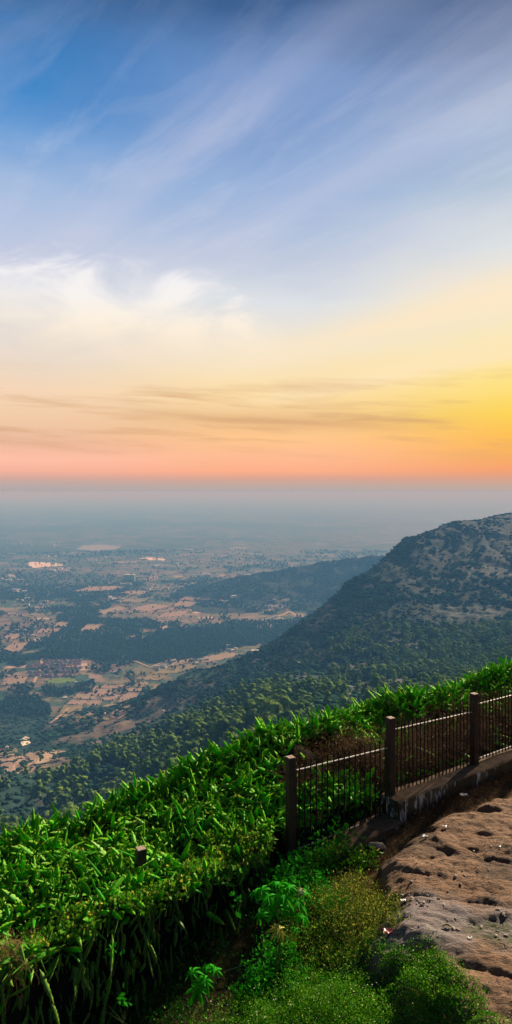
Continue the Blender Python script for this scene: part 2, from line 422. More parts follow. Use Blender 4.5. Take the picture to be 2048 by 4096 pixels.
# ---- land cover: what the soil, grass and rock are, as a colour of the ground itself
SOIL, DRY, SCRUB, ROCK, DARK = [np.array(c) for c in ((0.215, 0.150, 0.122), (0.085, 0.075, 0.050), (0.016, 0.046, 0.034), (0.26, 0.215, 0.205), (0.010, 0.028, 0.022))]
def mixc(a, b, f): return a + (b - a) * f[..., None]
ROCKP = [(465, 614, 44, 9, 1), (485, 575, 34, 15, .75), (420, 585, 26, 10, .7), (402, 645, 24, 8, .8), (355, 668, 30, 8, .9), (470, 553, 30, 12, .5), (350, 693, 24, 6, 1), (392, 686, 36, 6, .9),
         (318, 640, 14, 6, .5), (262, 663, 12, 4, .8), (300, 672, 10, 8, .5), (430, 552, 18, 8, .5), (500, 640, 15, 4, .2), (372, 600, 14, 6, .5), (395, 570, 12, 5, .4), (440, 530, 20, 4, .4)]
SOILP = [(170, 705, 70, 9, .6), (120, 728, 80, 12, .7), (125, 738, 62, 11, .85), (40, 764, 55, 9, .8), (215, 716, 40, 6, .7), (160, 736, 34, 6, 1), (118, 725, 24, 8, 1), (232, 708, 26, 4, .6), (150, 757, 30, 6, .8), (265, 742, 22, 5, .5), (210, 770, 18, 12, .5), (60, 800, 30, 8, .4), (20, 765, 40, 7, .8), (90, 718, 30, 6, .9),
         (150, 700, 26, 4, .5), (205, 685, 30, 3, .7), (30, 845, 34, 10, .5), (245, 765, 20, 7, .5), (340, 715, 30, 6, .4), (455, 665, 20, 4, .4), (385, 693, 36, 6, .8), (205, 755, 12, 10, .7)]
def blobs(lst, px, py, x, y, seed):
    m = np.zeros_like(px)
    wob = (fbm(x / 55, y / 55, 4, seed) - 0.5)
    for cx, cy, rx, ry, s in lst:
        d = np.sqrt(((px - cx) / rx) ** 2 + ((py - cy) / ry) ** 2) + wob * 1.5
        m = np.maximum(m, s * sstep(1.15, 0.6, d))
    return m
def hill_cover(x, y, z):
    px, py = proj(x, y, z)
    a = fbm(x / 120, y / 120, 5, 41); b = fbm(x / 30, y / 30, 4, 45)
    c = mixc(SCRUB * 1.2 + 0 * a[..., None], DRY, sstep(0.53, 0.68, a * 0.6 + b * 0.4) * .8)
    c = mixc(c, DRY * 0.75, sstep(0.35, 0.9, blobs([(470, 560, 70, 50, .5)], px, py, x, y, 8)) * sstep(.4, .6, b))
    so = blobs(SOILP, px, py, x, y, 51); c = mixc(c, SOIL, so * sstep(0.32, 0.55, b))
    ro = blobs(ROCKP, px, py, x, y, 57)
    ridg = np.abs(fbm(x / 22 + y / 60, y / 14, 4, 61) - 0.5) * 2
    c = mixc(c, ROCK * (0.75 + 0.5 * b[..., None]), np.clip(ro * .75 * sstep(0.02, 0.30, ridg) + 0.5 * sstep(0.70, 0.8, b) * sstep(.5, .6, a), 0, 1))
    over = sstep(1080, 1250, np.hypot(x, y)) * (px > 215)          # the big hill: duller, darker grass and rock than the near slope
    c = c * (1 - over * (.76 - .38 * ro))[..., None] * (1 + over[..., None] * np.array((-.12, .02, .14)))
    return c, so, ro

land_mat = mat('land', lambda t, b, o: (
    (lambda at_, n1, n2, n3: (
        t.put(b.inputs['Base Color'], t.mix(t.map(n3, 0.35, 0.7, 0, 0.45), t.mix(1.0, at_.outputs['Color'], t.ramp(n1, [(0.25, 0.5), (0.5, 0.9), (0.75, 1.3)]), 'MULTIPLY'), (0.012, 0.032, 0.022))),
        bump(t, b, n2, 1.0, 3.0)))(t.n('ShaderNodeAttribute', attribute_name='tint'), t.noise(pos(t), 0.06, 6, 0.7), t.noise(pos(t), 0.05, 8, 0.65), t.noise(pos(t), 0.11, 5, 0.65))), rough=0.95, spec=0.1)
plain_m = mat('plain', lambda t, b, o: (
    (lambda at_, n1: t.put(b.inputs['Base Color'], t.mix(1.0, at_.outputs['Color'], t.ramp(n1, [(0.3, 0.7), (0.5, 1.0), (0.7, 1.25)]), 'MULTIPLY')))(
        t.n('ShaderNodeAttribute', attribute_name='tint'), t.noise(pos(t), 0.03, 7, 0.7))), rough=0.95, spec=0.1)

def nonuni(lo, hi, dlo, dhi, step, coarse):
    return np.concatenate([np.arange(lo, dlo, coarse), np.arange(dlo, dhi, step), np.arange(dhi, hi + coarse, coarse)])

def build_hills():
    az = np.radians(nonuni(-60, 60, -23, 23, 0.075, 0.8))
    rs = np.concatenate([np.exp(np.linspace(np.log(28), np.log(420), 60))[:-1], np.exp(np.linspace(np.log(420), np.log(2600), 560))[:-1], np.exp(np.linspace(np.log(2600), np.log(4300), 40))])
    A, Rg = np.meshgrid(az, rs); X = np.sin(A) * Rg; Y = np.cos(A) * Rg
    Z = hill_z(X, Y)
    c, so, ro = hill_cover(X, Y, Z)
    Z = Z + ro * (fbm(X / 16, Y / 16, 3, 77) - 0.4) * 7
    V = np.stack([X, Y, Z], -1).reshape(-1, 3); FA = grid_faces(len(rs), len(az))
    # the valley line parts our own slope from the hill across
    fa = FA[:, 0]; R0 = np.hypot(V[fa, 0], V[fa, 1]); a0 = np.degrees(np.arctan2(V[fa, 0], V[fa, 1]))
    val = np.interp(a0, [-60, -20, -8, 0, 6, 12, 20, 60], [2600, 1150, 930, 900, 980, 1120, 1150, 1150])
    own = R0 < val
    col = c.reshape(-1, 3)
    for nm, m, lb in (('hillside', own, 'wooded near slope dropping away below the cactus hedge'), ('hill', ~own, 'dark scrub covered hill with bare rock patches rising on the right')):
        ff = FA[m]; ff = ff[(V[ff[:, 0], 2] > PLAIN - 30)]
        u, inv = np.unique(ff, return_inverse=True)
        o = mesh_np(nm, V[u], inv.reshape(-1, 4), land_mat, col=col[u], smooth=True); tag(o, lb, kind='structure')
    # far hill
    xs = np.arange(-460, 1900, 11.0); ys = np.arange(3000, 4560, 11.0)
    X, Y = np.meshgrid(xs, ys); Z = far_z(X, Y)
    a = fbm(X / 160, Y / 160, 5, 71); b = fbm(X / 35, Y / 35, 4, 73)
    c = mixc(SCRUB * 0.6 + 0 * a[..., None], DRY * 0.5, sstep(0.5, 0.65, a * .5 + b * .5) * 0.4)
    px, py = proj(X, Y, Z)
    q = blobs([(272, 612, 20, 12, 1), (222, 605, 22, 4, .6), (205, 601, 20, 3, .7), (290, 604, 14, 5, .8), (240, 616, 40, 3, .5)], px, py, X, Y, 78)
    c = mixc(c, ROCK * 1.15, q * sstep(.38, .55, b))
    o = mesh_np('far_hill', np.stack([X, Y, Z], -1).reshape(-1, 3), grid_faces(len(ys), len(xs)), land_mat, col=c.reshape(-1, 3), smooth=True)
    tag(o, 'low blue green hill standing out of the plain behind the big hill', kind='structure')
build_hills()

# ---- the plain
def cells(x, y, size, ang, seed, jit=0.42, asp=1.6):
    """jittered field pattern: cell hash and distance to the nearest border (m)"""
    ca, sa = math.cos(ang), math.sin(ang)
    u = (x * ca + y * sa) / (size * asp); v = (-x * sa + y * ca) / size
    v = v + 0.0; row = np.floor(v); u = u + _h(row, row * 0, seed) * 3 + (fbm(x / 900, y / 900, 2, seed) - .5) * 1.6
    col = np.floor(u)
    h = _h(col, row, seed + 5)
    # split some cells
    fu = u - col; fv = v - row
    du = np.minimum(fu, 1 - fu) * size * asp; dv_ = np.minimum(fv, 1 - fv) * size
    return h, np.minimum(du, dv_)
# polygons in frame pixels of wooded and open ground, laid on the plain
WOODS = [([(128, 660), (120, 648), (160, 632), (200, 627), (245, 623), (287, 626), (280, 640), (225, 651), (165, 664)], .97),
         ([(60, 640), (70, 626), (95, 622), (150, 618), (160, 623), (110, 640), (75, 646)], .45),
         ([(0, 700), (40, 696), (52, 705), (46, 722), (28, 735), (0, 742)], .93), ([(0, 600), (0, 571), (110, 574), (150, 586), (120, 598), (60, 600)], .5),
         ([(0, 660), (30, 655), (60, 652), (130, 648), (120, 661), (70, 660), (20, 668)], .8),
         ([(220, 622), (250, 640), (300, 636), (320, 615), (290, 622)], .85), ([(95, 740), (60, 735), (50, 728), (90, 722), (160, 722), (180, 716), (200, 722), (130, 732)], .6),
         ([(40, 686), (92, 688), (100, 692), (50, 696)], .9)]
OPEN = [([(96, 618), (112, 604), (150, 602), (200, 604), (262, 616), (262, 624), (190, 624), (130, 620)], 1), ([(140, 660), (225, 650), (262, 645), (250, 660), (190, 680), (140, 690), (90, 686), (120, 668)], 1),
        ([(20, 715), (60, 695), (150, 693), (140, 708), (80, 722), (30, 722)], 1), ([(0, 615), (60, 615), (50, 640), (0, 650)], .85), ([(70, 589), (140, 584), (150, 588), (80, 593)], .8),
        ([(210, 552), (260, 545), (330, 540), (300, 552)], .7)]
def inpoly(px, py, P):
    r = np.zeros(px.shape, bool); n = len(P)
    for i in range(n):
        x1, y1 = P[i]; x2, y2 = P[(i + 1) % n]
        if y1 == y2: continue
        r ^= ((y1 > py) != (y2 > py)) & (px < (x2 - x1) * (py - y1) / (y2 - y1) + x1)
    return r
def plain_cover(x, y):
    px, py = proj(x, y, PLAIN + 0 * x); r = np.hypot(x, y)
    w = (fbm(x / 60, y / 60, 3, 5) - .5)
    pxw = px + (fbm(x / 90, y / 90, 4, 15) - .5) * 14; pyw = py + (fbm(x / 90, y / 90, 4, 16) - .5) * 6
    n1 = fbm(x / 700, y / 700, 5, 81); n2 = fbm(x / 160, y / 160, 4, 83)
    wood = sstep(0.53, 0.57, n1 * 0.62 + n2 * 0.38) * 0.9
    wood = np.where(r > 4500, .75 * sstep(0.49, 0.58, fbm(x / 1300, y / 1300, 5, 85) * .6 + n2 * .4), wood)
    opn = np.zeros_like(px)
    for P, s in OPEN: m = inpoly(pxw, pyw, P); wood = np.where(m, wood * (1 - s), wood); opn = np.where(m, s, opn)
    sq = inpoly(pxw, pyw, OPEN[2][0]) | inpoly(pxw, pyw, OPEN[1][0])
    for P, s in WOODS: wood = np.where(inpoly(pxw, pyw, P), s, wood)
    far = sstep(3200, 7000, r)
    h1, d1 = cells(x, y, 48, 0.32, 91); h2, d2 = cells(x, y, 110, 0.18, 95)
    h = np.where(far < 0.5, h1, h2); d = np.where(far < 0.5, d1, d2 / 2)
    h3 = (h * 7.13) % 1
    tan = SOIL * 1.0; c = tan * (0.5 + 0.8 * h3[..., None])
    c = mixc(c, np.array((0.19, 0.15, 0.09)), sstep(.5, .52, h)); c = mixc(c, np.array((0.035, 0.085, 0.05)), sstep(.68, .69, h) * (1 - opn * .8))
    c = mixc(c, np.array((0.42, 0.30, 0.24)), sstep(.955, .96, h3))
    c = mixc(c, DARK * 1.7, sstep(5.0, 2.0, d + w * 9) * 0.8)
    c = mixc(c, SCRUB, sstep(0.52, 0.66, n2 * .6 + fbm(x / 25, y / 25, 3, 99) * .4) * (0.75 - .4 * opn))
    c = mixc(c, mixc(np.array((0.13, 0.115, 0.065)) + 0 * c, SCRUB * 1.6, sstep(.40, .6, fbm(x / 30, y / 30, 3, 98))), sq * .85)
    c = mixc(c, np.array((0.035, 0.066, 0.070)) + 0 * c, .60 * sstep(2800, 6500, r))  # teal tint by distance, blue of the haze put into the ground colour
    c = mixc(c, SCRUB * (0.8 + .4 * n2[..., None]), wood)
    return c, wood, opn

def build_plain():
    az = np.radians(nonuni(-75, 75, -22.5, 22.5, 0.06, 0.25))
    ys = np.concatenate([np.arange(800, 620, -0.8), np.arange(620, 520, -0.5), np.arange(520, 499, -0.35)]); rs = np.concatenate([-PLAIN * F / (ys - HY), [60000.0, 70000.0, 80000.0]])
    A, Rg = np.meshgrid(az, rs); X = np.sin(A) * Rg; Y = np.cos(A) * Rg
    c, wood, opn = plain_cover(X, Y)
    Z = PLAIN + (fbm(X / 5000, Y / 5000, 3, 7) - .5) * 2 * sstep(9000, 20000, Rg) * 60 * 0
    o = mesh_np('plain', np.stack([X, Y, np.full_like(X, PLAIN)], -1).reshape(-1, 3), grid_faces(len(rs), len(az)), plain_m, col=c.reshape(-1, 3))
    tag(o, 'wide hazy plain of fields and groves reaching the horizon', kind='structure')
build_plain()

# ---- fields, tracks, ponds laid on the plain
_lay = [0.25]
def flat_poly(name, pts, m, label, z=None, group=None, dense=None, kind='structure'):
    """a ground sheet draped over the land; outline in frame pixels"""
    _lay[0] += 0.03
    P = [hit(*p) for p in pts]
    n = len(P); cx = sum(p[0] for p in P) / n; cy = sum(p[1] for p in P) / n
    b = MB(); vs = [(cx, cy)]; ring = []
    for i in range(n):
        a, c = P[i], P[(i + 1) % n]; k = max(2, int(math.hypot(a[0] - c[0], a[1] - c[1]) / 12))
        for j in range(k):
            t = j / k; w = (vnoise(np.array([a[0] / 20 + j]), np.array([a[1] / 20]), 3)[0] - .5) * 5
            ring.append((a[0] + (c[0] - a[0]) * t + w * 0.5, a[1] + (c[1] - a[1]) * t + w))
    m_ = len(ring); R = 6; allp = []
    for q in range(R, 0, -1): allp += [(cx + (x - cx) * q / R, cy + (y - cy) * q / R) for x, y in ring]
    allp.append((cx, cy)); xs = np.array(allp)
    zz = (land_z(xs[:, 0], xs[:, 1]) if z is None else np.full(len(xs), z)) + _lay[0]
    fs = []
    for q in range(R - 1):
        for i in range(m_): j = (i + 1) % m_; fs.append((q * m_ + i, q * m_ + j, (q + 1) * m_ + j, (q + 1) * m_ + i))
    for i in range(m_): fs.append(((R - 1) * m_ + i, (R - 1) * m_ + (i + 1) % m_, R * m_))
    b.add([(x, y, z_) for (x, y), z_ in zip(allp, zz)], fs)
    o = b.build(name, m); tag(o, label, group=group, kind=kind); return o

def field_mat(name, c, c2, ang):
    def fn(t, b, o):
        p = pos(t); n = t.noise(p, 0.035, 5, .65)
        mp = t.n('ShaderNodeMapping'); t.put(mp.inputs[0], p); mp.inputs['Rotation'].default_value = (0, 0, ang); mp.inputs['Scale'].default_value = (0.25, 0.015, 0.02)
        s = t.noise(mp.outputs[0], 1.0, 3, .5)
        f = t.m('ADD', t.m('MULTIPLY', n, .6), t.m('MULTIPLY', s, .4))
        t.put(b.inputs['Base Color'], t.mix(t.map(f, .38, .62), c, c2))
    return mat(name, fn, .95, .1)
FM = [field_mat('ploughed_soil', (0.31, 0.215, 0.172), (0.23, 0.160, 0.130), .4), field_mat('stubble', (0.30, 0.22, 0.16), (0.22, 0.165, 0.12), 1.9), field_mat('fallow', (0.24, 0.19, 0.11), (0.15, 0.13, 0.07), .4),
      field_mat('lawn', (0.13, 0.20, 0.045), (0.09, 0.15, 0.035), 0), field_mat('dirt_track', (0.42, 0.29, 0.20), (0.32, 0.22, 0.15), 0)]
water_m = mat('water', lambda t, b, o: (t.put(b.inputs['Base Color'], t.mix(t.noise(pos(t), 0.01, 4), (0.75, 0.66, 0.55), (0.85, 0.76, 0.64))), bump(t, b, t.noise(pos(t), 0.4, 4), .15, .3)), rough=.06, spec=1.0)  # cream base colour paints in the bright sky mirrored by the lakes
# (outline, material) measured from the photo
FIELDS = [
    ([(56, 717), (64, 705), (84, 706), (80, 718)], 2), ([(86, 716), (92, 706), (108, 706), (103, 716)], 0), ([(66, 704), (72, 700), (104, 701), (98, 706)], 0),
    ([(72, 699), (80, 692), (100, 693), (96, 700)], 1), ([(84, 695), (98, 689), (114, 690), (106, 697)], 0), ([(100, 700), (110, 693), (122, 693), (116, 701)], 0),
    ([(106, 706), (112, 701), (134, 699), (128, 707)], 1), ([(110, 717), (118, 708), (132, 706), (126, 713), (116, 718)], 0), ([(118, 700), (126, 693), (142, 692), (138, 699)], 0),
    ([(98, 688), (104, 685), (122, 686), (118, 689)], 0), ([(122, 692), (126, 688), (144, 688), (143, 692)], 1), ([(116, 688), (120, 685), (132, 685), (128, 688)], 0), ([(134, 687), (136, 684), (146, 685), (144, 688)], 2),
    ([(84, 690), (92, 686), (100, 687), (94, 691)], 1), ([(56, 720), (60, 718), (110, 719), (108, 721)], 2), ([(128, 684), (132, 682), (150, 683), (146, 685)], 1),
    ([(0, 780), (0, 757), (18, 754), (36, 768), (14, 776)], 0), ([(20, 754), (46, 750), (66, 752), (62, 760), (38, 765)], 1), ([(0, 756), (0, 749), (14, 748), (18, 753)], 2), ([(36, 769), (44, 765), (60, 763), (54, 767)], 2),
    ([(44, 682), (52, 679), (74, 678), (76, 682), (60, 684), (48, 684)], 3), ([(0, 639), (12, 633), (22, 634), (16, 640)], 0), ([(0, 652), (14, 642), (30, 643), (20, 652)], 0), ([(36, 634), (40, 629), (62, 628), (62, 632)], 0),
    ([(52, 627), (60, 622), (70, 623), (66, 628)], 1), ([(80, 631), (88, 624), (104, 625), (96, 632)], 1), ([(128, 610), (150, 604), (172, 606), (150, 612)], 0), ([(172, 606), (180, 601), (198, 602), (190, 607)], 1),
    ([(178, 600), (186, 597), (200, 598), (196, 601)], 0), ([(96, 612), (120, 606), (128, 609), (104, 615)], 1), ([(155, 618), (168, 612), (190, 611), (182, 617)], 0), ([(112, 602), (130, 599), (150, 600), (140, 603)], 2),
    ([(150, 675), (164, 668), (190, 664), (200, 667), (176, 674)], 2), ([(190, 664), (206, 657), (232, 652), (240, 656), (214, 662)], 1), ([(166, 668), (176, 661), (196, 658), (190, 663)], 1), ([(0, 686), (10, 680), (28, 678), (24, 684)], 1),
    ([(132, 680), (146, 675), (170, 676), (160, 681)], 2), ([(116, 594), (130, 591), (152, 591), (140, 595)], 1), ([(72, 592), (90, 587), (130, 586), (112, 591)], 0), ([(150, 690), (158, 684), (176, 680), (170, 687)], 2)]
for pts, k in FIELDS:
    flat_poly('field', pts, FM[k], ['bare pinkish ploughed field with hedged borders', 'pale stubble field on the plain', 'dull olive fallow field', 'bright green lawn beside the purple roofed houses'][k], group='fields on the plain')
# ponds and lakes
for pts, lb in (([(27, 564), (31, 562), (52, 563.2), (64, 564.0), (62, 566.2), (46, 567), (34, 568.3), (29, 566.5)], 'long pale lake on the left of the plain'),
                ([(138, 558.6), (150, 557.6), (158, 558.2), (166, 559.5), (163, 561), (150, 560.6)], 'small pale lake farther right on the plain')):
    flat_poly('water', pts, water_m, lb, z=PLAIN)
flat_poly('water', [(20, 741), (26, 737), (31, 740), (30, 744), (22, 747)], field_mat('pond_mud', (0.62, 0.55, 0.45), (0.5, 0.44, 0.36), 0), 'pale drying pond near the foot of the slope')
quarry_m = plain_mat('quarry_rock', (0.22, 0.21, 0.215), (0.15, 0.145, 0.15), 0.02, .9)
flat_poly('quarry', [(76, 549.5), (84, 545.5), (96, 544.8), (122, 546.5), (116, 549.5), (98, 551.5)], quarry_m, 'pale grey quarry floor beyond the lake')
flat_poly('quarry', [(256, 627), (262, 620), (276, 616), (284, 619), (276, 626), (264, 630)], quarry_m, 'grey stone quarry at the foot of the far hill')
def track(pts, w, lb):
    b = MB(); P = [hit(*p) for p in pts]; Q = []
    for i in range(len(P) - 1):
        a, c = P[i], P[i + 1]; k = max(1, int(math.hypot(a[0] - c[0], a[1] - c[1]) / 15))
        for j in range(k + (i == len(P) - 2)): t = j / k; Q.append((a[0] + (c[0] - a[0]) * t, a[1] + (c[1] - a[1]) * t))
    vs = []
    for i, q in enumerate(Q):
        p0, p1 = Q[max(0, i - 1)], Q[min(len(Q) - 1, i + 1)]; dx, dy = p1[0] - p0[0], p1[1] - p0[1]; l = math.hypot(dx, dy) or 1
        for s in (-1, 1):
            x, y = q[0] - dy / l * w / 2 * s, q[1] + dx / l * w / 2 * s; vs.append((x, y, float(land_z(np.array([x]), np.array([y]))[0]) + 1.6))
    b.add(vs, [(2 * i, 2 * i + 1, 2 * i + 3, 2 * i + 2) for i in range(len(Q) - 1)])
    tag(b.build('track', FM[4]), lb, kind='structure')
track([(34, 683), (37, 676), (41, 668), (42, 660), (44, 652)], 9, 'dirt road going up past the purple roofed houses')
track([(50, 724), (60, 716), (68, 709)], 8, 'reddish dirt track along the edge of the square fields')
track([(88, 668), (120, 665), (135, 662), (150, 668), (165, 662), (190, 656), (235, 648)], 7, 'pale track running right from the yellow house')
track([(118, 720), (130, 712), (146, 700), (150, 692)], 10, 'sandy track at the right of the square fields')
track([(262, 622), (275, 618), (290, 612), (300, 618), (285, 624)], 14, 'quarry road below the far hill')
# ================================================================== TREES AND BUILDINGS FAR OFF
RIDGE_X = [-400, 0, 60, 130, 200, 245, 290, 340, 400, 440, 470, 512, 900]
RIDGE_Y = [870, 850, 838, 815, 780, 755, 735, 715, 700, 693, 683, 665, 600]
def ico(sub, seed, amp):
    import bmesh
    bm = bmesh.new(); bmesh.ops.create_icosphere(bm, subdivisions=sub, radius=1)
    V = np.array([v.co[:] for v in bm.verts]); FA = np.array([[v.index for v in f.verts] for f in bm.faces]); bm.free()
    r = np.random.default_rng(seed); V = V * (1 + r.uniform(-amp, amp, (len(V), 1)))
    return V, FA
def clump_tree(seed, tall, n, sub=1, spread=1.0, leafy=0, base=0.35):
    """crown of uneven clumps plus loose leaf sprays, height 1, foot at 0"""
    r = np.random.default_rng(seed); Vs = []; Fs = []; Ls = []; b = 0; lb = 0
    for k in range(n):
        h = base + (0.92 - base) * (k + r.uniform(0, .6)) / n
        w = (0.16 if tall else 0.26) * spread * (1.15 - 0.55 * abs(h - 0.62) * 2)
        s = w * r.uniform(.62, 1.05)
        c = np.array([r.uniform(-1, 1) * w * 0.75, r.uniform(-1, 1) * w * 0.75, h])
        v, f = ico(sub, seed * 31 + k, 0.28)
        Vs.append(v * s * np.array([1, 1, r.uniform(.7, 1.1)]) + c); Fs.append(f + b); b += len(v)
        if leafy:
            m = leafy; d = r.normal(size=(m, 3)); d /= np.linalg.norm(d, axis=1, keepdims=True)
            p = c + d * s * r.uniform(.85, 1.35, (m, 1)); t = r.normal(size=(m, 3)) * s * .22; u = r.normal(size=(m, 3)) * s * .22
            Ls.append(np.stack([p - t, p + u, p + t], 1).reshape(-1, 3)); 
    V = np.concatenate(Vs); FA = np.concatenate(Fs)
    if leafy:
        L = np.concatenate(Ls); FA = np.concatenate([FA, np.arange(len(L)).reshape(-1, 3) + len(V)]); V = np.concatenate([V, L])
    return V, FA
forest_m = leaf_mat('forest_leaves', (0.008, 0.030, 0.024), (0.030, 0.066, 0.036), trans=0.0, rough=1, spec=.0, sc=.02)
euca_m = leaf_mat('eucalyptus_leaves', (0.036, 0.090, 0.022), (0.20, 0.30, 0.065), trans=0.2, rough=.95, spec=.0, sc=.02)
bark_m = plain_mat('pale_bark', (0.36, 0.32, 0.26), (0.2, 0.17, 0.13), .6, .9)

def place_on(px, py): return hit(px, py)
def scatter_far():
    rg = np.random.default_rng(5)
    # ---------- hill country: candidate points uniform over screen-ish polar space
    N = 150000
    a = np.radians(rg.uniform(-27, 27, N)); r = np.exp(rg.uniform(np.log(430), np.log(2900), N))
    # area weight: density should be per m2 -> accept proportionally to r^2, capped
    x = np.sin(a) * r; y = np.cos(a) * r; z = hill_z(x, y); px, py = proj(x, y, z)
    val = np.interp(np.degrees(a), [-60, -20, -8, 0, 6, 12, 20, 60], [1500, 1150, 930, 900, 980, 1120, 1150, 1150])
    n1 = fbm(x / 120, y / 120, 5, 41); n2 = fbm(x / 38, y / 38, 3, 111)
    so = blobs(SOILP, px, py, x, y, 51); ro = blobs(ROCKP, px, py, x, y, 57)
    ok = (z > PLAIN + 1)
    # eucalyptus zone: the near slope and the valley floor on the right
    eu = sstep(0.0, 1.0, np.clip((val * 1.12 - r) / 250, 0, 1)) * sstep(0.36, 0.46, n1 * .5 + n2 * .5)
    eu = np.where((px > 330) & (r < 1500) & (py > 628), np.maximum(eu, .9 * sstep(.33, .42, n2)), eu)
    eu = eu * (1 - .93 * so) * (1 - .9 * ro)
    eu = np.where((px < 210) & (r > 850), eu * .12, eu); eu = eu * (.05 + .95 * sstep(.44, .50, fbm(x / 70, y / 70, 3, 131)))
    bu = (0.30 + 0.7 * sstep(0.38, 0.56, n1 * .5 + n2 * .5)) * (1 - .93 * so) * (1 - .93 * ro)
    bu = np.where((px < 215) & (r > 850), bu * (.25 + .75 * sstep(.46, .56, n2)), bu)
    bu = np.where((px > 430) & (py < 612), bu * .75 * sstep(.40, .58, n2) + .08, bu)
    keep_e = ok & (rg.random(N) < eu * np.clip((r / 1250) ** 2, .05, 1) * 1.0)
    keep_b = ok & ~keep_e & (rg.random(N) < bu * np.clip((r / 1500) ** 2, .05, 1) * .95) & (r > 560)
    # ---------- eucalyptus
    ei = np.nonzero(keep_e & (rg.random(N) < .44))[0]
    vis = (py[ei] < np.interp(px[ei], RIDGE_X, RIDGE_Y) + 6) & (px[ei] > -4) & (px[ei] < 516)
    order = ei[vis][np.argsort(r[ei[vis]])]; near = order[:298]; rest = np.setdiff1d(ei, near)
    protoT = [clump_tree(100 + k, True, 6, 1, 1.0, 16, .36) for k in range(6)]
    h = rg.uniform(6, 18, N) * np.where(rg.random(N) < .25, 1.25, 1.0)
    idx = rg.integers(0, 6, N); th = rg.uniform(0, 6.28, N)
    def mk(ii, protos, hh, wid, name, m, lb):
        R = rotz(th[ii]) * hh[ii][:, None, None]; R[:, :2, :] *= (wid * rg.uniform(.8, 1.35, len(ii)))[:, None, None]
        T = np.stack([x[ii], y[ii], z[ii] - .4], -1)
        t = rg.random((len(ii), 1)); t = np.concatenate([t, t * 0, t * 0], 1)
        V, FA, c = scatter(protos, idx[ii] % len(protos), R, T, t)
        o = mesh_np(name, V, FA, m, col=c); tag(o, lb, 'forest' if name == 'forest' else 'scrub', kind='stuff'); return o
    mk(rest, [clump_tree(140 + k, True, 5, 1, 1.05, 6, .3) for k in range(6)], h, 1.1, 'forest', euca_m, 'light green eucalyptus woodland filling the valley and the slope')
    bi = np.nonzero(keep_b)[0]; hb = rg.uniform(1.8, 5.2, N) * (1 + .5 * (n1 > .5))
    def bush_p(seed):
        q = np.random.default_rng(seed); Vs = []; Fs = []
        for j in range(2): v, f = ico(1, seed * 3 + j, .34); Vs.append(v * np.array([.55, .5, .42]) * q.uniform(.6, 1.1) + (q.uniform(-.4, .4), q.uniform(-.4, .4), .3)); Fs.append(f + len(v) * j)
        return np.concatenate(Vs), np.concatenate(Fs)
    mk(bi, [bush_p(s) for s in range(5)], hb, 1.25, 'scrub', forest_m, 'dark scrub bushes covering the hillsides')
    # 298 nearest as trees of their own: shared meshes, crown and trunk children
    cr = []; tr = []
    for k in range(8):
        V, FA = clump_tree(170 + k, True, 8, 2, 1.05 + .15 * (k % 3), 26, .34)
        t = np.random.default_rng(k).random(); col = np.zeros((len(V), 3)); col[:, 0] = np.clip(.15 + .1 * k + .12 * np.random.default_rng(k).normal(size=len(V)), 0, 1)
        o = mesh_np('crown', V, FA, euca_m, col=col); cr.append(o.data); bpy.data.objects.remove(o)
        b = MB(); b.tube([(0, 0, -.06), (.01, 0, .3), (-.01, .012, .62), (.01, 0, .8)], [.014, .011, .007, .003], 5)
        b.tube([(0, .005, .36), (.05, .02, .52), (.08, .03, .6)], [.006, .004, .002], 4); b.tube([(0, 0, .42), (-.05, -.02, .55)], [.006, .003], 4)
        o = b.build('trunk', bark_m); tr.append(o.data); bpy.data.objects.remove(o)
    for q, i in enumerate(near):
        e = empty('eucalyptus_tree', (float(x[i]), float(y[i]), float(z[i]) - .3), float(th[i])); s = float(h[i]) * 1.05; e.scale = (s, s, s)
        tag(e, 'slender light green eucalyptus tree on the wooded slope below the cactus hedge', 'tree', 'eucalyptus trees on the near slope')
        for nm, ms in (('crown', cr), ('trunk', tr)):
            o = bpy.data.objects.new(nm, ms[q % 8]); COL.objects.link(o); o.parent = e
    # ---------- far hill scrub
    M = 15000; xx = rg.uniform(-420, 1500, M); yy = rg.uniform(3020, 3900, M); zz = far_z(xx, yy)
    k = (zz > PLAIN + 8) & (rg.random(M) < .25 + sstep(.4, .6, fbm(xx / 90, yy / 90, 3, 7)))
    xx, yy, zz = xx[k], yy[k], zz[k]; n = len(xx); s = rg.uniform(6, 11, n)
    V, FA, c = scatter([bush_p(s_) for s_ in range(4)], rg.integers(0, 4, n), rotz(rg.uniform(0, 6, n)) * s[:, None, None], np.stack([xx, yy, zz - .5], -1), np.concatenate([rg.random((n, 1)) * .6, np.zeros((n, 2))], 1))
    tag(mesh_np('scrub', V, FA, forest_m, col=c), 'dark scrub on the low hill behind', 'scrub', kind='stuff')
    # ---------- plain: woods, hedgerows, single trees
    M = 330000; a = np.radians(rg.uniform(-33, 26, M)); r = np.exp(rg.uniform(np.log(1350), np.log(6500), M))
    x2 = np.sin(a) * r; y2 = np.cos(a) * r
    zl = hill_z(x2, y2, False); k = (zl < PLAIN + 2); x2, y2, r = x2[k], y2[k], r[k]
    c_, wood, opn = plain_cover(x2, y2); px2, py2 = proj(x2, y2, PLAIN)
    hd = fbm(x2 / 70, y2 / 70, 3, 141)
    dens = wood * 1.0 + sstep(.54, .68, hd) * .5 * (1 - opn * .55)
    infield = np.zeros(len(x2), bool)
    for pts, kf in FIELDS: infield |= inpoly(px2, py2, pts)
    ex = []
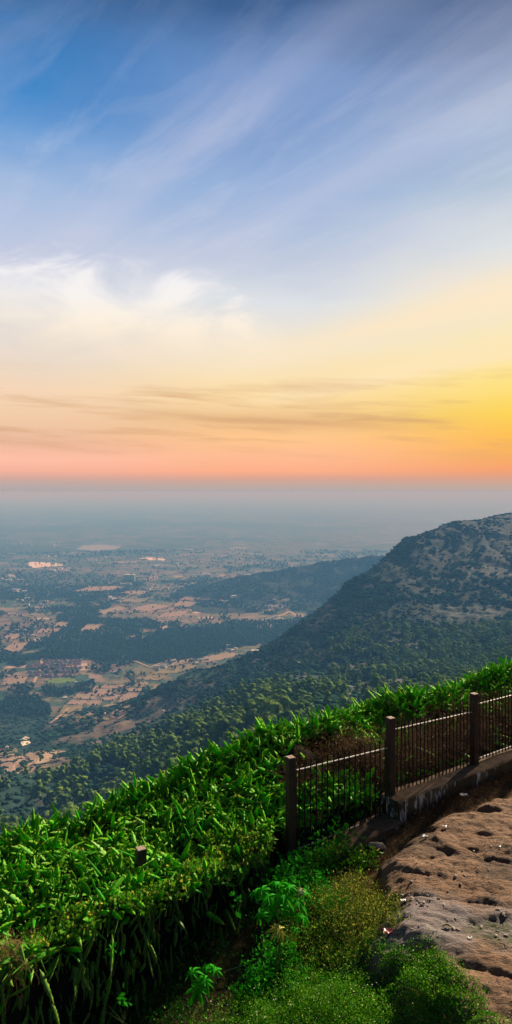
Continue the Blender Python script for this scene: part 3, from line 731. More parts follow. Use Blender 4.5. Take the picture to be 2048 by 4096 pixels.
    for pts, kf in FIELDS:
        w = [on_plain(*p) for p in pts]
        for i in range(len(w)):
            a_, b_ = w[i], w[(i + 1) % len(w)]; L_ = math.hypot(a_[0] - b_[0], a_[1] - b_[1])
            for _ in range(int(L_ / 16)):
                u = rg.random(); q_ = (a_[0] + (b_[0] - a_[0]) * u + rg.normal(0, 1.5), a_[1] + (b_[1] - a_[1]) * u + rg.normal(0, 1.5))
                if float(hill_z(np.array([q_[0]]), np.array([q_[1]]), False)[0]) < PLAIN + 1: ex.append(q_)
    ex = np.array(ex)
    village = inpoly(px2, py2, [(24, 684), (24, 660), (90, 658), (92, 682), (60, 690)])
    dens = np.where(infield, .012, dens) * np.where(village, .12, 1)
    k = rg.random(len(x2)) < dens * np.clip((r / 3300) ** 2, .03, .55) * np.where(r > 4200, .35, 1)
    x2 = np.concatenate([x2[k], ex[:, 0]]); y2 = np.concatenate([y2[k], ex[:, 1]]); r2 = np.hypot(x2, y2); w2 = np.concatenate([wood[k], np.zeros(len(ex))]); n = len(x2)
    s = rg.uniform(7, 14, n); s[-len(ex):] = rg.uniform(2.5, 7, len(ex)); s = s * (1 + .25 * sstep(3500, 6000, r2)); wid = np.where(w2 > .8, .9, 1.25)
    R = rotz(rg.uniform(0, 6, n)) * s[:, None, None]; R[:, :2, :] *= wid[:, None, None]
    protos = [clump_tree(200 + q, False, 2, 1, 1.3, 0, .3) for q in range(5)]
    V, FA, c = scatter(protos, rg.integers(0, 5, n), R, np.stack([x2, y2, np.full(n, PLAIN - .3)], -1), np.concatenate([rg.random((n, 1)) * .8, np.zeros((n, 2))], 1))
    tag(mesh_np('woodland', V, FA, forest_m, col=c), 'dark groves, tree rows and plantations spread over the plain', 'woodland', kind='stuff')
    print('FAR', len(rest), len(bi), n, len(near))
scatter_far()

# ---------- boulders
stone_m = mat('boulder_stone', lambda t, b, o: (t.put(b.inputs['Base Color'], t.mix(t.map(t.noise(ocoord(t), 1.1, 6, .65), .35, .65), (0.52, 0.47, 0.43), (0.24, 0.22, 0.20))), bump(t, b, t.noise(ocoord(t), 1.5, 7, .6), .8, .3)), rough=.9)
def boulder_mesh(seed):
    V, FA = ico(3, seed, .03); r = np.random.default_rng(seed)
    for _ in range(7):                                     # flat broken faces
        d = r.normal(size=3); d /= np.linalg.norm(d); k = V @ d; lim = r.uniform(.55, .8); V -= np.clip(k - lim, 0, None)[:, None] * d * .9
    V = V * np.array([1, r.uniform(.7, 1), r.uniform(.55, .8)])
    return V, FA
_bm = []
for k in range(6):
    V, FA = boulder_mesh(300 + k); o = mesh_np('boulder', V, FA, stone_m, smooth=False); _bm.append(o.data); bpy.data.objects.remove(o)
BOULD = [(299, 665, 5.5, 'tallest pale boulder standing on the dark flank of the big hill'), (265, 671, 6, 'pinkish boulder low on the flank of the big hill'), (313, 641, 3.2, None), (342, 640, 3.8, None), (300, 735, 3.4, 'pale rounded boulder among eucalyptus trees just above the cactus hedge'),
         (105, 715, 7, 'white boulder at the lower end of the square fields'), (129, 713, 6, 'white rocks beside the sandy track end'), (139, 708, 3.5, None), (163, 712, 5, None), (189, 711, 3.5, None), (217, 703, 3.5, None), (109, 750, 5.5, 'two tone grey boulder beside the rocky slope'), (118, 759, 4, None),
         (80, 766, 4.5, None), (96, 757, 3, None), (246, 689, 3.5, None), (150, 716, 3.5, None), (172, 722, 3, None), (200, 720, 3, None), (120, 704, 3, None), (228, 690, 3, None), (62, 772, 3.5, None), (30, 778, 3.5, None), (236, 700, 2.6, None), (180, 733, 3, None), (145, 729, 3, None),
         (283, 676, 3, None), (320, 655, 2.6, None), (276, 690, 2.5, None), (254, 712, 2.4, None), (168, 745, 2.8, None), (46, 766, 2.8, None), (361, 697, 2.6, None), (345, 690, 2.6, None), (375, 702, 2.4, None)]
for q, (px, py, s, lb) in enumerate(BOULD):
    X, Y, Z = hit(px, py); o = bpy.data.objects.new('boulder', _bm[q % 6]); COL.objects.link(o)
    s *= .62 if q > 0 else .8
    o.location = (X, Y, Z + s * .45); o.scale = (s * random.uniform(.9, 1.4), s, s * random.uniform(.8, 1.25)); o.rotation_euler = (random.uniform(-.2, .2), 0, random.uniform(0, 6))
    tag(o, lb or 'weathered grey boulder lying in the scrub of the slope', 'boulder', 'boulders on the slopes')

# ---------- houses
white_w = plain_mat('white_wall', (0.75, 0.73, 0.70), (0.6, 0.58, 0.55), .3, .9); cream_w = plain_mat('cream_wall', (0.70, 0.55, 0.30), (0.6, 0.45, 0.25), .3, .9)
yellow_w = plain_mat('yellow_wall', (0.80, 0.55, 0.04), (0.7, 0.47, 0.04), .3, .8); purple_r = plain_mat('purple_tiles', (0.105, 0.045, 0.105), (0.070, 0.030, 0.075), .25, .8)
grey_r = plain_mat('grey_roof', (0.45, 0.45, 0.46), (0.3, 0.3, 0.31), .3, .7); blue_r = plain_mat('blue_sheet', (0.05, 0.28, 0.62), (0.04, 0.22, 0.5), .3, .6); dark_g = plain_mat('window_dark', (0.03, 0.035, 0.04), None, 1, .3)
red_r = plain_mat('red_tiles', (0.34, 0.13, 0.08), (0.26, 0.10, 0.07), .3, .8)
def house(px, py, w, d, h, rz, wm, rm, lb, group=None, roof='hip', wins=0, floors=1, z=None):
    X, Y, Z = hit(px, py)
    e = empty('house', (X, Y, Z - .3), rz); tag(e, lb, 'house', group)
    b = MB(); b.box((0, 0, h / 2), (w, d, h)); b.build('wall', wm, e)
    r = MB(); o = .8
    if roof == 'hip':
        k = min(w, d) / 2 + o; rh = k * .55; a, c = w / 2 + o, d / 2 + o; lx = max(a - k, 0) + .3; ly = max(c - k, 0) + .3
        vs = [(-a, -c, h + .02), (a, -c, h + .02), (a, c, h + .02), (-a, c, h + .02), (-lx, -ly, h + rh), (lx, -ly, h + rh), (lx, ly, h + rh), (-lx, ly, h + rh)]
        r.add(vs, [(3, 2, 1, 0), (4, 5, 6, 7), (0, 1, 5, 4), (1, 2, 6, 5), (2, 3, 7, 6), (3, 0, 4, 7)])
    elif roof == 'gable':
        a, c = w / 2 + o, d / 2 + o; rh = c * .45
        vs = [(-a, -c, h + .02), (a, -c, h + .02), (a, c, h + .02), (-a, c, h + .02), (-a, 0, h + rh), (a, 0, h + rh)]
        r.add(vs, [(3, 2, 1, 0), (0, 1, 5, 4), (2, 3, 4, 5), (1, 2, 5), (3, 0, 4)])
    else:
        r.box((0, 0, h + .27), (w + .6, d + .6, .5)); r.box((w * .2, 0, h + 1.3), (w * .25, d * .4, 1.6))
    r.build('roof', rm, e)
    for f in range(floors):
        for i in range(wins):
            g = MB(); g.box((-w / 2 + (i + .5) * w / wins, -d / 2 - .03, (f + .55) * h / floors), (w / wins * .5, .1, h / floors * .45)); g.build('window', dark_g, e)
    return e
rg = random.Random(3); vill = []
for row, (y0, x0, x1, n) in enumerate(((662.5, 46, 82, 8), (665.5, 28, 82, 12), (669, 28, 82, 12), (673, 28, 80, 11), (676.5, 28, 74, 7))):
    for i in range(n):
        vill.append((x0 + (x1 - x0) * (i + .5) / n + rg.uniform(-1, 1), y0 + rg.uniform(-.6, .6) - (x0 + (x1 - x0) * i / n - 50) * .02))
for q, (px, py) in enumerate(vill):
    house(px, py, rg.uniform(13, 18), rg.uniform(11, 14), rg.uniform(3, 5), rg.choice([.3, 1.87]) + rg.uniform(-.1, .1), cream_w if q % 4 == 1 else white_w, purple_r, 'house with a dark purple tiled hip roof in the dense housing cluster', 'purple roofed houses')
house(43, 669, 17, 9, 9, .2, cream_w, purple_r, 'tallest cream two storey house rising at the left of the purple roofed cluster', None, 'hip', 4, 2)
house(64, 668, 15, 9, 9, .2, cream_w, purple_r, 'cream two storey house in the right half of the purple roofed cluster', None, 'hip', 4, 2)
house(87, 683.5, 12, 8, 8, .3, yellow_w, blue_r, 'bright yellow house with a blue roof right of the purple roofs', None, 'gable', 3, 2)
house(76, 685, 7, 5, 9, .5, white_w, white_w, 'tall narrow white building at the right end of the purple roofs', None, 'flat', 2, 3)
house(115, 673, 11, 7, 4, .3, white_w, plain_mat('lilac_sheet', (0.5, 0.48, 0.62), None, .5, .6), 'small white house with a lilac roof on the pale track', None, 'gable', 3)
house(112, 696, 17, 5, 3.4, .12, white_w, grey_r, 'long low white shed with a grey roof in the square fields', None, 'gable', 6)
house(7, 751, 5, 4, 7, .3, white_w, white_w, 'narrow white house above the ploughed fields at the left', None, 'flat', 1, 2)
house(2, 752, 9, 6, 4, .3, plain_mat('pink_wall', (0.55, 0.42, 0.38), None, .4, .9), red_r, 'low pinkish house beside the narrow white house', None, 'gable', 2)
house(65, 699, 9, 6, 4, .5, plain_mat('orange_wall', (0.7, 0.42, 0.2), None, .4, .9), white_w, 'small orange house among trees above the square fields', None, 'gable', 2)
house(130, 580.5, 60, 28, 38, .1, plain_mat('pale_green_wall', (0.55, 0.66, 0.50), None, .1, .9), white_w, 'large pale green block, tallest building on the plain', None, 'flat', 6, 6)
house(126, 586.5, 62, 16, 18, .1, white_w, grey_r, 'long white block in front of the pale green building', None, 'flat', 9, 3)
house(137, 582, 10, 10, 30, .1, grey_r, grey_r, 'grey tower beside the pale green block', None, 'flat', 1, 4)
house(206, 577.5, 40, 20, 22, .05, white_w, white_w, 'white block standing left of the far hill', None, 'flat', 5, 3)
house(203, 578.5, 12, 12, 16, .05, white_w, white_w, 'small white block beside the larger white block near the far hill', None, 'flat', 2, 2)
house(32, 635, 12, 8, 4, .1, white_w, blue_r, 'small house with a pale blue roof by the tree row', None, 'gable', 2)
house(255, 654, 14, 8, 7, .2, white_w, white_w, 'white house at the right end of the pale fields, just above the spur', None, 'flat', 3, 2)
house(88, 640, 11, 7, 4, .2, white_w, white_w, 'small white house inside the dark plantation', None, 'gable', 2)
house(32.5, 615.5, 14, 9, 5, .3, white_w, white_w, 'small white house among the dark groves at the upper left', None, 'gable', 2)
pts = []
for cx, cy, sx, sy, n in ((8, 579, 9, 3, 22), (14, 592, 10, 2.5, 10), (60, 571, 14, 4, 18), (30, 604, 25, 5, 10), (80, 560, 30, 3, 12), (40, 545, 30, 3, 10), (230, 600, 12, 3, 4), (120, 612, 25, 4, 6), (160, 567, 16, 2, 10), (195, 563, 22, 3, 14), (190, 585, 8, 2, 6), (115, 600, 10, 3, 8), (150, 590, 14, 4, 8), (215, 549, 30, 5, 14), (60, 556, 25, 3, 10), (270, 545, 40, 5, 14), (20, 630, 14, 6, 6), (190, 662, 26, 3, 8), (165, 668, 10, 3, 5), (235, 650, 14, 3, 6), (165, 655, 6, 1, 2)):
    for _ in range(n): pts.append((rg.gauss(cx, sx / 2), rg.gauss(cy, sy / 2)))
base = {}
for px, py in pts:
    if not (1 < px < 330): continue
    X, Y, Z = hit(px, py); near = Y < 3300
    if Z > PLAIN + 40: continue
    key = (near, rg.randrange(3))
    e = empty('house', (X, Y, Z - .2), rg.uniform(-.4, .6)); sc = rg.uniform(.7, 1.3) * (1 if near else 1.5); e.scale = (sc, sc, sc)
    tag(e, 'tiny pale house seen from afar on the fields nearby' if near else 'tiny pale building of a distant settlement on the plain', 'house', 'small houses on the near fields' if near else 'houses of the distant settlements')
    if key not in base:
        w, d, h = ((11, 7, 4), (14, 8, 6), (9, 7, 7))[key[1]]
        b = MB(); b.box((0, 0, h / 2), (w, d, h)); wall = b.build('wall', white_w, e)
        r = MB(); r.add([(-w / 2 - .5, -d / 2 - .5, h + .02), (w / 2 + .5, -d / 2 - .5, h + .02), (w / 2 + .5, d / 2 + .5, h + .02), (-w / 2 - .5, d / 2 + .5, h + .02), (-w / 2 - .5, 0, h + 1.8), (w / 2 + .5, 0, h + 1.8)], [(3, 2, 1, 0), (0, 1, 5, 4), (2, 3, 4, 5), (1, 2, 5), (3, 0, 4)])
        roof = r.build('roof', (red_r, grey_r, white_w)[key[1]], e); base[key] = (wall.data, roof.data)
    else:
        for nm, me in zip(('wall', 'roof'), base[key]):
            o = bpy.data.objects.new(nm, me); COL.objects.link(o); o.parent = e
# pylon in the plantation, pale masts
def pylon(px, py, h, lb):
    X, Y, Z = hit(px, py); b = MB(); w = h * .1
    for sx in (-1, 1):
        for sy in (-1, 1): b.tube([(sx * w, sy * w, 0), (sx * w * .25, sy * w * .25, h * .7), (0, 0, h)], .28, 4)
    for k in range(7):
        z0, z1 = h * .1 * k, h * .1 * (k + 1); a0, a1 = w * (1 - .107 * k), w * (1 - .107 * (k + 1))
        for s in (-1, 1): b.tube([(-a0 * s, -a0, z0), (a1 * s, -a1, z1)], .16, 3); b.tube([(-a0, -a0 * s, z0), (-a1, a1 * s, z1)], .16, 3)
    e = empty('pylon', (X, Y, Z), .3); tag(e, lb, 'pylon'); st_ = plain_mat('galvanised_steel', (0.5, 0.5, 0.5), None, 1, .5, 0, .6); b.build('lattice_tower', st_, e)
    for k, zz in enumerate((.72, .82, .92)): c = MB(); c.box((0, 0, h * zz), (h * (.34 - .08 * k), .5, .5)); c.build('cross_arm', st_, e)
pylon(143, 640, 34, 'tall lattice pylon standing in the dark plantation')
pylon(40, 640, 28, 'faint lattice pylon left of the plantation by the tree row')
# ================================================================== FOREGROUND
E_ = np.array([0.822, 0.570]); N_ = np.array([-0.570, 0.822]); P1 = np.array([-1.72, 10.2])   # fence line: along, away from the camera, first post
def st2xy(s, t): return P1[0] + E_[0] * s + N_[0] * t, P1[1] + E_[1] * s + N_[1] * t
def xy2st(x, y): dx, dy = x - P1[0], y - P1[1]; return dx * E_[0] + dy * E_[1], dx * N_[0] + dy * N_[1]
_gs = [-8, -3, -1, 0.5, 2.0, 2.7, 4.2, 5.2, 6.5, 8, 12]; _gz = [-7.7, -7.55, -7.3, -7.05, -6.75, -6.62, -6.42, -6.26, -6.16, -6.12, -6.1]
def soil_z(x, y):
    s, t = xy2st(x, y)
    z = np.interp(s + np.clip(-t, 0, 6) * .25, _gs, _gz)
    z = z + 0.10 * (fbm(x * .8, y * .8, 3, 7) - .5) + 0.04 * (fbm(x * 5, y * 5, 3, 8) - .5)
    out = np.clip(t - 2.6, 0, 30)
    z = z - .35 * np.clip(t, 0, 3) * .3 - out * .42 - out ** 2 * .028
    return z
# left edge of the rock, measured
_ry = [3, 6.5, 7.6, 7.9, 8.3, 8.85, 9.25, 10.0, 10.8, 11.8, 12.6, 13.7, 15.2, 17, 20]
_rx = [1.8, 2.0, 2.2, 2.1, 1.85, 1.65, 1.55, 2.1, 2.2, 2.33, 2.9, 3.62, 5.0, 6.9, 10.5]
def rock_z(x, y):
    e = x - np.interp(y, _ry, _rx) + (fbm(x * .9, y * .9, 4, 12) - .5) * .7
    base = -6.02 + 0.055 * (y - 10) * 0 
    u = x * .93 - y * .36; v = x * .36 + y * .93                          # bedding runs across the view
    n = (fbm(x * .35, y * .35, 4, 21) - .5) * .8
    wv = fbm(u * .45 + 3, v * 1.1, 4, 25)
    ledge = np.abs(((v * .75 + wv * 2.2 + u * .08) % 1) - .55)                        # stepped ledges
    ledg = sstep(0.0, .12, ledge) * .024 + ledge * .085
    z = base + n * .30 + ledg + (fbm(u * 2.2, v * 5.0, 5, 28, .6) - .5) * .12 + (fbm(u * 8, v * 15, 4, 29, .6) - .5) * .026
    pit = sstep(.60, .74, fbm(x * .75 + 9, y * 1.3, 3, 33)); z = z - pit * .07
    # swelling hump at the near left edge
    d = ((x - 2.3) / 1.0) ** 2 + ((y - 9.1) / .75) ** 2; z = z + .14 * np.exp(-d)
    rim = sstep(0.45, -0.35, e); z = z - rim * .34 - sstep(0, -.7, e) * 1.0
    return z, e, pit, wv

soil_m = mat('litter_soil', lambda t, b, o: (
    (lambda p: (t.put(b.inputs['Base Color'], t.mix(t.map(t.noise(p, 9, 6, .7), .35, .7), t.mix(t.map(t.noise(p, 1.3, 4, .6), .35, .65), (0.030, 0.018, 0.010), (0.065, 0.036, 0.018)), (0.12, 0.075, 0.035))),
                bump(t, b, t.noise(p, 25, 5, .7), .9, .03)))(pos(t))), rough=.95, spec=.1)
def rock_fn(t, b, o):
    p = pos(t); a = t.n('ShaderNodeAttribute', attribute_name='tint'); sp = t.n('ShaderNodeSeparateColor'); t.link(a.outputs['Color'], sp.inputs[0])
    mp = t.n('ShaderNodeMapping'); t.put(mp.inputs[0], p); mp.inputs['Rotation'].default_value = (0, 0, math.radians(-21)); mp.inputs['Scale'].default_value = (1, 2.1, 1.6)
    n1 = t.noise(mp.outputs[0], 1.3, 6, .6, .4); n2 = t.noise(mp.outputs[0], 7, 8, .68, .5); n3 = t.noise(p, 42, 4, .7)
    col = t.ramp(n1, [(.3, (0.16, 0.082, 0.042)), (.5, (0.235, 0.128, 0.070)), (.7, (0.31, 0.180, 0.105))])
    col = t.mix(t.map(n2, .52, .34), col, (0.085, 0.052, 0.034))
    col = t.mix(t.map(n3, .60, .74, 0, .5), col, (0.45, 0.34, 0.25))
    col = t.mix(t.m('MULTIPLY', sp.outputs[0], t.map(n2, .3, .6)), col, (0.075, 0.048, 0.032))        # gravel and litter in the hollows
    col = t.mix(t.m('MULTIPLY', sp.outputs[1], t.map(n1, .3, .6, .6, 1)), col, (0.24, 0.205, 0.205))     # grey weathered hump
    col = t.mix(t.m('MULTIPLY', sp.outputs[2], t.map(n2, .40, .56)), col, (0.055, 0.070, 0.018))       # moss
    t.put(b.inputs['Base Color'], col)
    w = t.n('ShaderNodeTexNoise'); t.put(w.inputs['Vector'], mp.outputs[0]); w.inputs['Scale'].default_value = 1.9; w.inputs['Detail'].default_value = 5; w.inputs['Distortion'].default_value = 1.2
    ck = t.map(t.m('ABSOLUTE', t.m('SUBTRACT', w.outputs[0], .5)), 0, .022, 1, 0)                      # thin cracks along the bedding
    ck = t.m('MULTIPLY', ck, t.map(t.noise(p, 1.1, 2, .5), .45, .6))
    t.put(b.inputs['Base Color'], t.mix(t.m('MULTIPLY', ck, .75), col, (0.055, 0.035, 0.025)))
    bump(t, b, t.m('SUBTRACT', t.m('ADD', t.m('MULTIPLY', n2, 1.0), t.m('MULTIPLY', n3, .22)), t.m('MULTIPLY', ck, .5)), 1.0, .07)
rock_m = mat('brown_rock', rock_fn, rough=.82, spec=.25)
def near_ground():
    xs = np.concatenate([np.arange(-26, -9, 1.0), np.arange(-9, 10, .07), np.arange(10, 27, 1.0)]); ys = np.concatenate([np.arange(2, 18.5, .07), np.arange(18.5, 34, .6)])
    X, Y = np.meshgrid(xs, ys); Z = soil_z(X, Y)
    o = mesh_np('ground', np.stack([X, Y, Z], -1).reshape(-1, 3), grid_faces(len(ys), len(xs)), soil_m, smooth=True); tag(o, 'dark soil with dry litter under the fence and the bushes', kind='structure')
    xs = np.arange(.2, 12.5, .028); ys = np.arange(5.2, 18.2, .028)
    X, Y = np.meshgrid(xs, ys); Z, e, pit, wv = rock_z(X, Y)
    s, t = xy2st(X, Y); Z = Z - sstep(-.70, -.42, t) * .7 - sstep(-1.25, -.65, t + (fbm(X, Y, 3, 3) - .5) * .9) * .22
    gr = sstep(1.6, .5, np.sqrt(((X - 2.35) / 1.15) ** 2 + ((Y - 9.35) / .62) ** 2) + (fbm(X * 2, Y * 2, 3, 4) - .5) * 1.1)
    ms = sstep(1.25, .5, np.sqrt(((X - 3.45) / .8) ** 2 + ((Y - 9.15) / .30) ** 2) + (fbm(X * 3, Y * 3, 3, 14) - .5) * 1.1)
    pc = np.clip(pit + .8 * sstep(.35, .05, e) * sstep(.45, .55, fbm(X * 2, Y * 2, 3, 44)), 0, 1)
    V = np.stack([X, Y, Z], -1).reshape(-1, 3); FA = grid_faces(len(ys), len(xs)); keep = (Z.ravel() > soil_z(X, Y).ravel() - .12)[FA].any(1)
    FA = FA[keep]; u, inv = np.unique(FA, return_inverse=True)
    col = np.stack([pc, gr, ms], -1).reshape(-1, 3)[u]
    o = mesh_np('rock_outcrop', V[u], inv.reshape(-1, 4), rock_m, smooth=True, col=col); tag(o, 'bare reddish brown sheet rock with ledges and hollows beside the fence', kind='structure')
near_ground()

# ---------------------------------------------------------------- fence
post_m = plain_mat('post_paint', (0.045, 0.024, 0.018), (0.026, 0.015, 0.012), 6, .6, .4)
cap_m = plain_mat('post_top', (0.42, 0.30, 0.24), (0.22, 0.15, 0.12), 14, .8, .4)
iron_m = plain_mat('iron_paint', (0.012, 0.009, 0.008), (0.028, 0.016, 0.011), 14, .5, .3, .3)
rail_m = mat('rail_sky_glow', lambda t, b, o: (t.put(b.inputs['Base Color'], t.mix(t.map(t.noise(pos(t), 18, 4, .6), .40, .62), (0.70, 0.68, 0.66), (0.30, 0.24, 0.20))), b.inputs['Metallic'].__setattr__('default_value', .55)), rough=.38, spec=.6)  # pale tone paints sky glow onto dark rails, brown patches are rust
fence = empty('iron_fence', (P1[0], P1[1], -7.0)); tag(fence, 'dark iron picket fence on square posts running up beside the rock', 'fence')
def local(o): o.parent = fence; o.matrix_parent_inverse = Matrix.Translation((-P1[0], -P1[1], 7.0)); return o
RZ = math.atan2(E_[1], E_[0])
S = [2.56 * k for k in range(-2, 5)]                     # -2 .. 4 ; index 2 is the first one in view
TOP = {-2: -5.95, -1: -5.75, 0: -5.33, 1: -4.59, 2: -4.37, 3: -4.33, 4: -4.30}
BOT = {-2: -7.6, -1: -7.5, 0: -7.1, 1: -6.6, 2: -6.3, 3: -5.86, 4: -5.84}
SP = {0: 0.0, 1: 2.82, 2: 5.26, 3: 7.79, 4: 10.35, -1: -2.6, -2: -5.2}
def post(k):
    x, y = st2xy(SP[k], 0); h = TOP[k] - BOT[k]; w = .135
    b = MB(); b.box((x, y, BOT[k] + h / 2), (w, w, h), RZ - .12)
    o = b.build('post', post_m, bevel=.006); local(o)
    c = MB(); c.box((x, y, TOP[k] + .006), (w - .012, w - .012, .012), RZ - .12); q = c.build('cap', cap_m); q.parent = o
for k in range(0, 5): post(k)
RAILS = {1: (-4.84, -4.93, -6.22), 2: (-4.61, -4.70, -5.86), 3: (-4.565, -4.60, -5.74), 0: (-5.45, -5.0, -6.8), -1: (-5.9, -5.6, -7.1)}
def panel(k, n):
    a, c = SP[k] + .10, SP[k + 1] - .10; za, zb, zl = RAILS[k]; dzl = (BOT[k + 1] - BOT[k]) if k in (0, -1) else 0
    e = bpy.data.objects.new('panel', None); COL.objects.link(e); local(e)
    def bar(z0, z1, nm):
        b = MB(); x0, y0 = st2xy(a, 0); x1, y1 = st2xy(c, 0); ny = N_ * .016; hh = .007
        vs = [(x0 - ny[0], y0 - ny[1], z0 - hh), (x1 - ny[0], y1 - ny[1], z1 - hh), (x1 + ny[0], y1 + ny[1], z1 - hh), (x0 + ny[0], y0 + ny[1], z0 - hh)]
        vs += [(q[0], q[1], q[2] + 2 * hh) for q in vs]
        b.add(vs, [(3, 2, 1, 0), (4, 5, 6, 7), (0, 1, 5, 4), (1, 2, 6, 5), (2, 3, 7, 6), (3, 0, 4, 7)])
        o = b.build(nm, rail_m); o.parent = e
    bar(za, zb, 'top_rail'); bar(zl, zl + (.02 if k > 0 else .3), 'bottom_rail')
    for i in range(n):
        f = (i + .5) / n; s = a + (c - a) * f; x, y = st2xy(s, -.020); top = za + (zb - za) * f + .17 + random.uniform(-.012, .012)
        low = zl + (.02 if k > 0 else .3) * f - .035 - (.06 if i % 9 == 4 else 0)
        b = MB(); r = .0135; jx = random.gauss(0, .006); b.tube([(x, y, low), (x + random.uniform(-.006, .006), y, (low + top) / 2), (x + jx, y, top - .03), (x + jx, y, top)], [r, r, r, .002], 6)
        o = b.build('picket', iron_m); o.parent = e
    if k == 1:
        x, y = st2xy(a, 0); b = MB(); b.box((x, y, (za + .02 + zl - .35) / 2), (.045, .045, za + .02 - zl + .35), RZ); o = b.build('end_bar', iron_m); o.parent = e
panel(1, 17); panel(2, 21); panel(3, 21)

# ---------------------------------------------------------------- low wall under the fence
def wall_fn(t, b, o):
    p = pos(t); g = t.n('ShaderNodeNewGeometry'); sz = t.n('ShaderNodeSeparateXYZ'); t.link(g.outputs['Normal'], sz.inputs[0])
    mp = t.n('ShaderNodeMapping'); t.put(mp.inputs[0], p); mp.inputs['Scale'].default_value = (9, 9, 2.2)
    n = t.noise(p, 5, 6, .65); st_ = t.noise(mp.outputs[0], 1.2, 5, .7); n2 = t.noise(p, 30, 4, .6); big = t.noise(p, 1.1, 3, .6)
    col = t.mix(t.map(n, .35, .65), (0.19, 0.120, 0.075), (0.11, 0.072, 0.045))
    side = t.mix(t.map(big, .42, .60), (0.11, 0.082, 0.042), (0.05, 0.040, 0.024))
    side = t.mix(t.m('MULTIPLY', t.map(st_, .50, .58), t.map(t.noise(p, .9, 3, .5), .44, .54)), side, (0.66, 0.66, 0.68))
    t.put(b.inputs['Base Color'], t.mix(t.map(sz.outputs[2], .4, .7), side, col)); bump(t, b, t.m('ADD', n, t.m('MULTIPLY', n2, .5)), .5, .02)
wall_m = mat('old_concrete', wall_fn, rough=.9, spec=.2)
def low_wall(pts, w0, w1, lb):
    """pts: (s, top z, bottom z); faces worn by small offsets"""
    b = MB(); vs = []; fs = []; n = len(pts); rr = random.Random(4)
    for s, zt, zb in pts:
        j = lambda a=.012: rr.uniform(-a, a)
        for t, z in ((w0 - .02, zb), (w0 + j(), zt - .025), (w0 + .03 + j(), zt + j(.006)), (w1 - .02, zt + j(.006)), (w1, zt - .02), (w1, zb)):
            x, y = st2xy(s, t); vs.append((x, y, z))
    for i in range(n - 1):
        for k in range(5): a = i * 6 + k; fs.append((a, a + 6, a + 7, a + 1))
    fs.append((0, 1, 2, 3, 4, 5)); fs.append(tuple((n - 1) * 6 + k for k in (5, 4, 3, 2, 1, 0)))
    b.add(vs, fs); o = b.build('low_wall', wall_m); tag(o, lb, 'low wall'); return o
def seq(a, c, n, f): return [(a + (c - a) * i / n, *f(i / n)) for i in range(n + 1)]
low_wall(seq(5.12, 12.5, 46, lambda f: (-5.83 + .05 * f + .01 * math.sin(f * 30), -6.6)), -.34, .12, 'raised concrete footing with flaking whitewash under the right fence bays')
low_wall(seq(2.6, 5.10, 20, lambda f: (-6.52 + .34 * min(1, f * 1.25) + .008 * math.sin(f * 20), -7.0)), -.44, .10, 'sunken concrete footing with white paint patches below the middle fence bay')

# ---------------------------------------------------------------- cactus hedge
_rs = [-7, -4, -2, -.1, .75, 1.6, 2.5, 3.8, 5.2, 6.6, 7.8, 10, 13]; _rz = [-5.95, -5.80, -5.72, -5.66, -5.42, -5.20, -5.02, -4.90, -4.88, -4.90, -4.86, -4.84, -4.8]
_ns = [-7, -4, -2, -1, 0, 1, 2, 2.6, 3.2, 5.1, 5.5, 13]; _nt = [-1.4, -1.25, -1.1, -.85, -.65, -.42, -.18, .22, .22, .25, .3, .3]; _nz = [-5.6, -5.55, -5.60, -5.72, -5.78, -5.86, -5.92, -5.72, -5.74, -5.95, -6.0, -6.0]
def hedge_z(s, t):
    t0 = np.interp(s, _ns, _nt); z0 = np.interp(s, _ns, _nz); zr = np.interp(s, _rs, _rz)
    f = np.clip((t - t0) / (2.0 - t0), 0, 1)
    z = z0 + (zr - z0) * f ** np.where(s > 2.6, .85, 1.0)
    z = z + .10 * np.sin(f * math.pi) * (s < 2.6)
    x, y = st2xy(s, t); z = z + (fbm(x * 1.1, y * 1.1, 3, 51) - .5) * .55 + (fbm(x * 3.5, y * 3.5, 2, 52) - .5) * .12
    return z - np.clip(t - 2.0, 0, 9) ** 1.3 * .95
def segment(seed, N=9, scall=4.5, L=1.0, w=.105, curve=.12, thick=.15):
    """three winged climbing cactus joint along +z, length 1; wings scalloped"""
    r = np.random.default_rng(seed); vs = []; tip = []
    ca = r.uniform(-1, 1) * curve
    AN = [0, 1.2, 2.75, 3.7, 4.6, 5.5]; va = r.uniform(-.35, .35); tw = r.uniform(-.5, .5)
    for i in range(N):
        u = i / (N - 1); env = max(.06, min(1, (u / .22) ** .7) * (1 if u < .45 else (1 - ((u - .45) / .55) ** 2.2)))
        sc = 1 - .24 * (i % 2) + r.uniform(-.05, .05)
        for k in range(6):
            a = AN[k] + tw * u + (va if k == 2 else 0); rad = w * env * (sc if k in (0, 2) else sc * .42 if k == 4 else thick)
            vs.append((math.cos(a) * rad + ca * u * u, math.sin(a) * rad, u)); tip.append((0.75 if i % 2 == 0 else .25) * (k in (0, 2)) + .5 * (u > .9))
    fs = [(i * 6 + k, i * 6 + (k + 1) % 6, (i + 1) * 6 + (k + 1) % 6, (i + 1) * 6 + k) for i in range(N - 1) for k in range(6)]
    return np.array(vs), np.array(fs), np.array(tip)
SEG = [segment(k, 13, w=.115 + .03 * (k % 3), curve=.10 + .05 * (k % 4)) for k in range(9)] + [segment(20 + k, 7, w=.17, curve=.1) for k in range(3)]
cactus_m = leaf_mat('cactus_skin', (0.010, 0.22, 0.004), (0.055, 0.68, 0.010), trans=.42, rough=.5, spec=.16, sc=1.3, edge=(0.50, 0.62, 0.05))
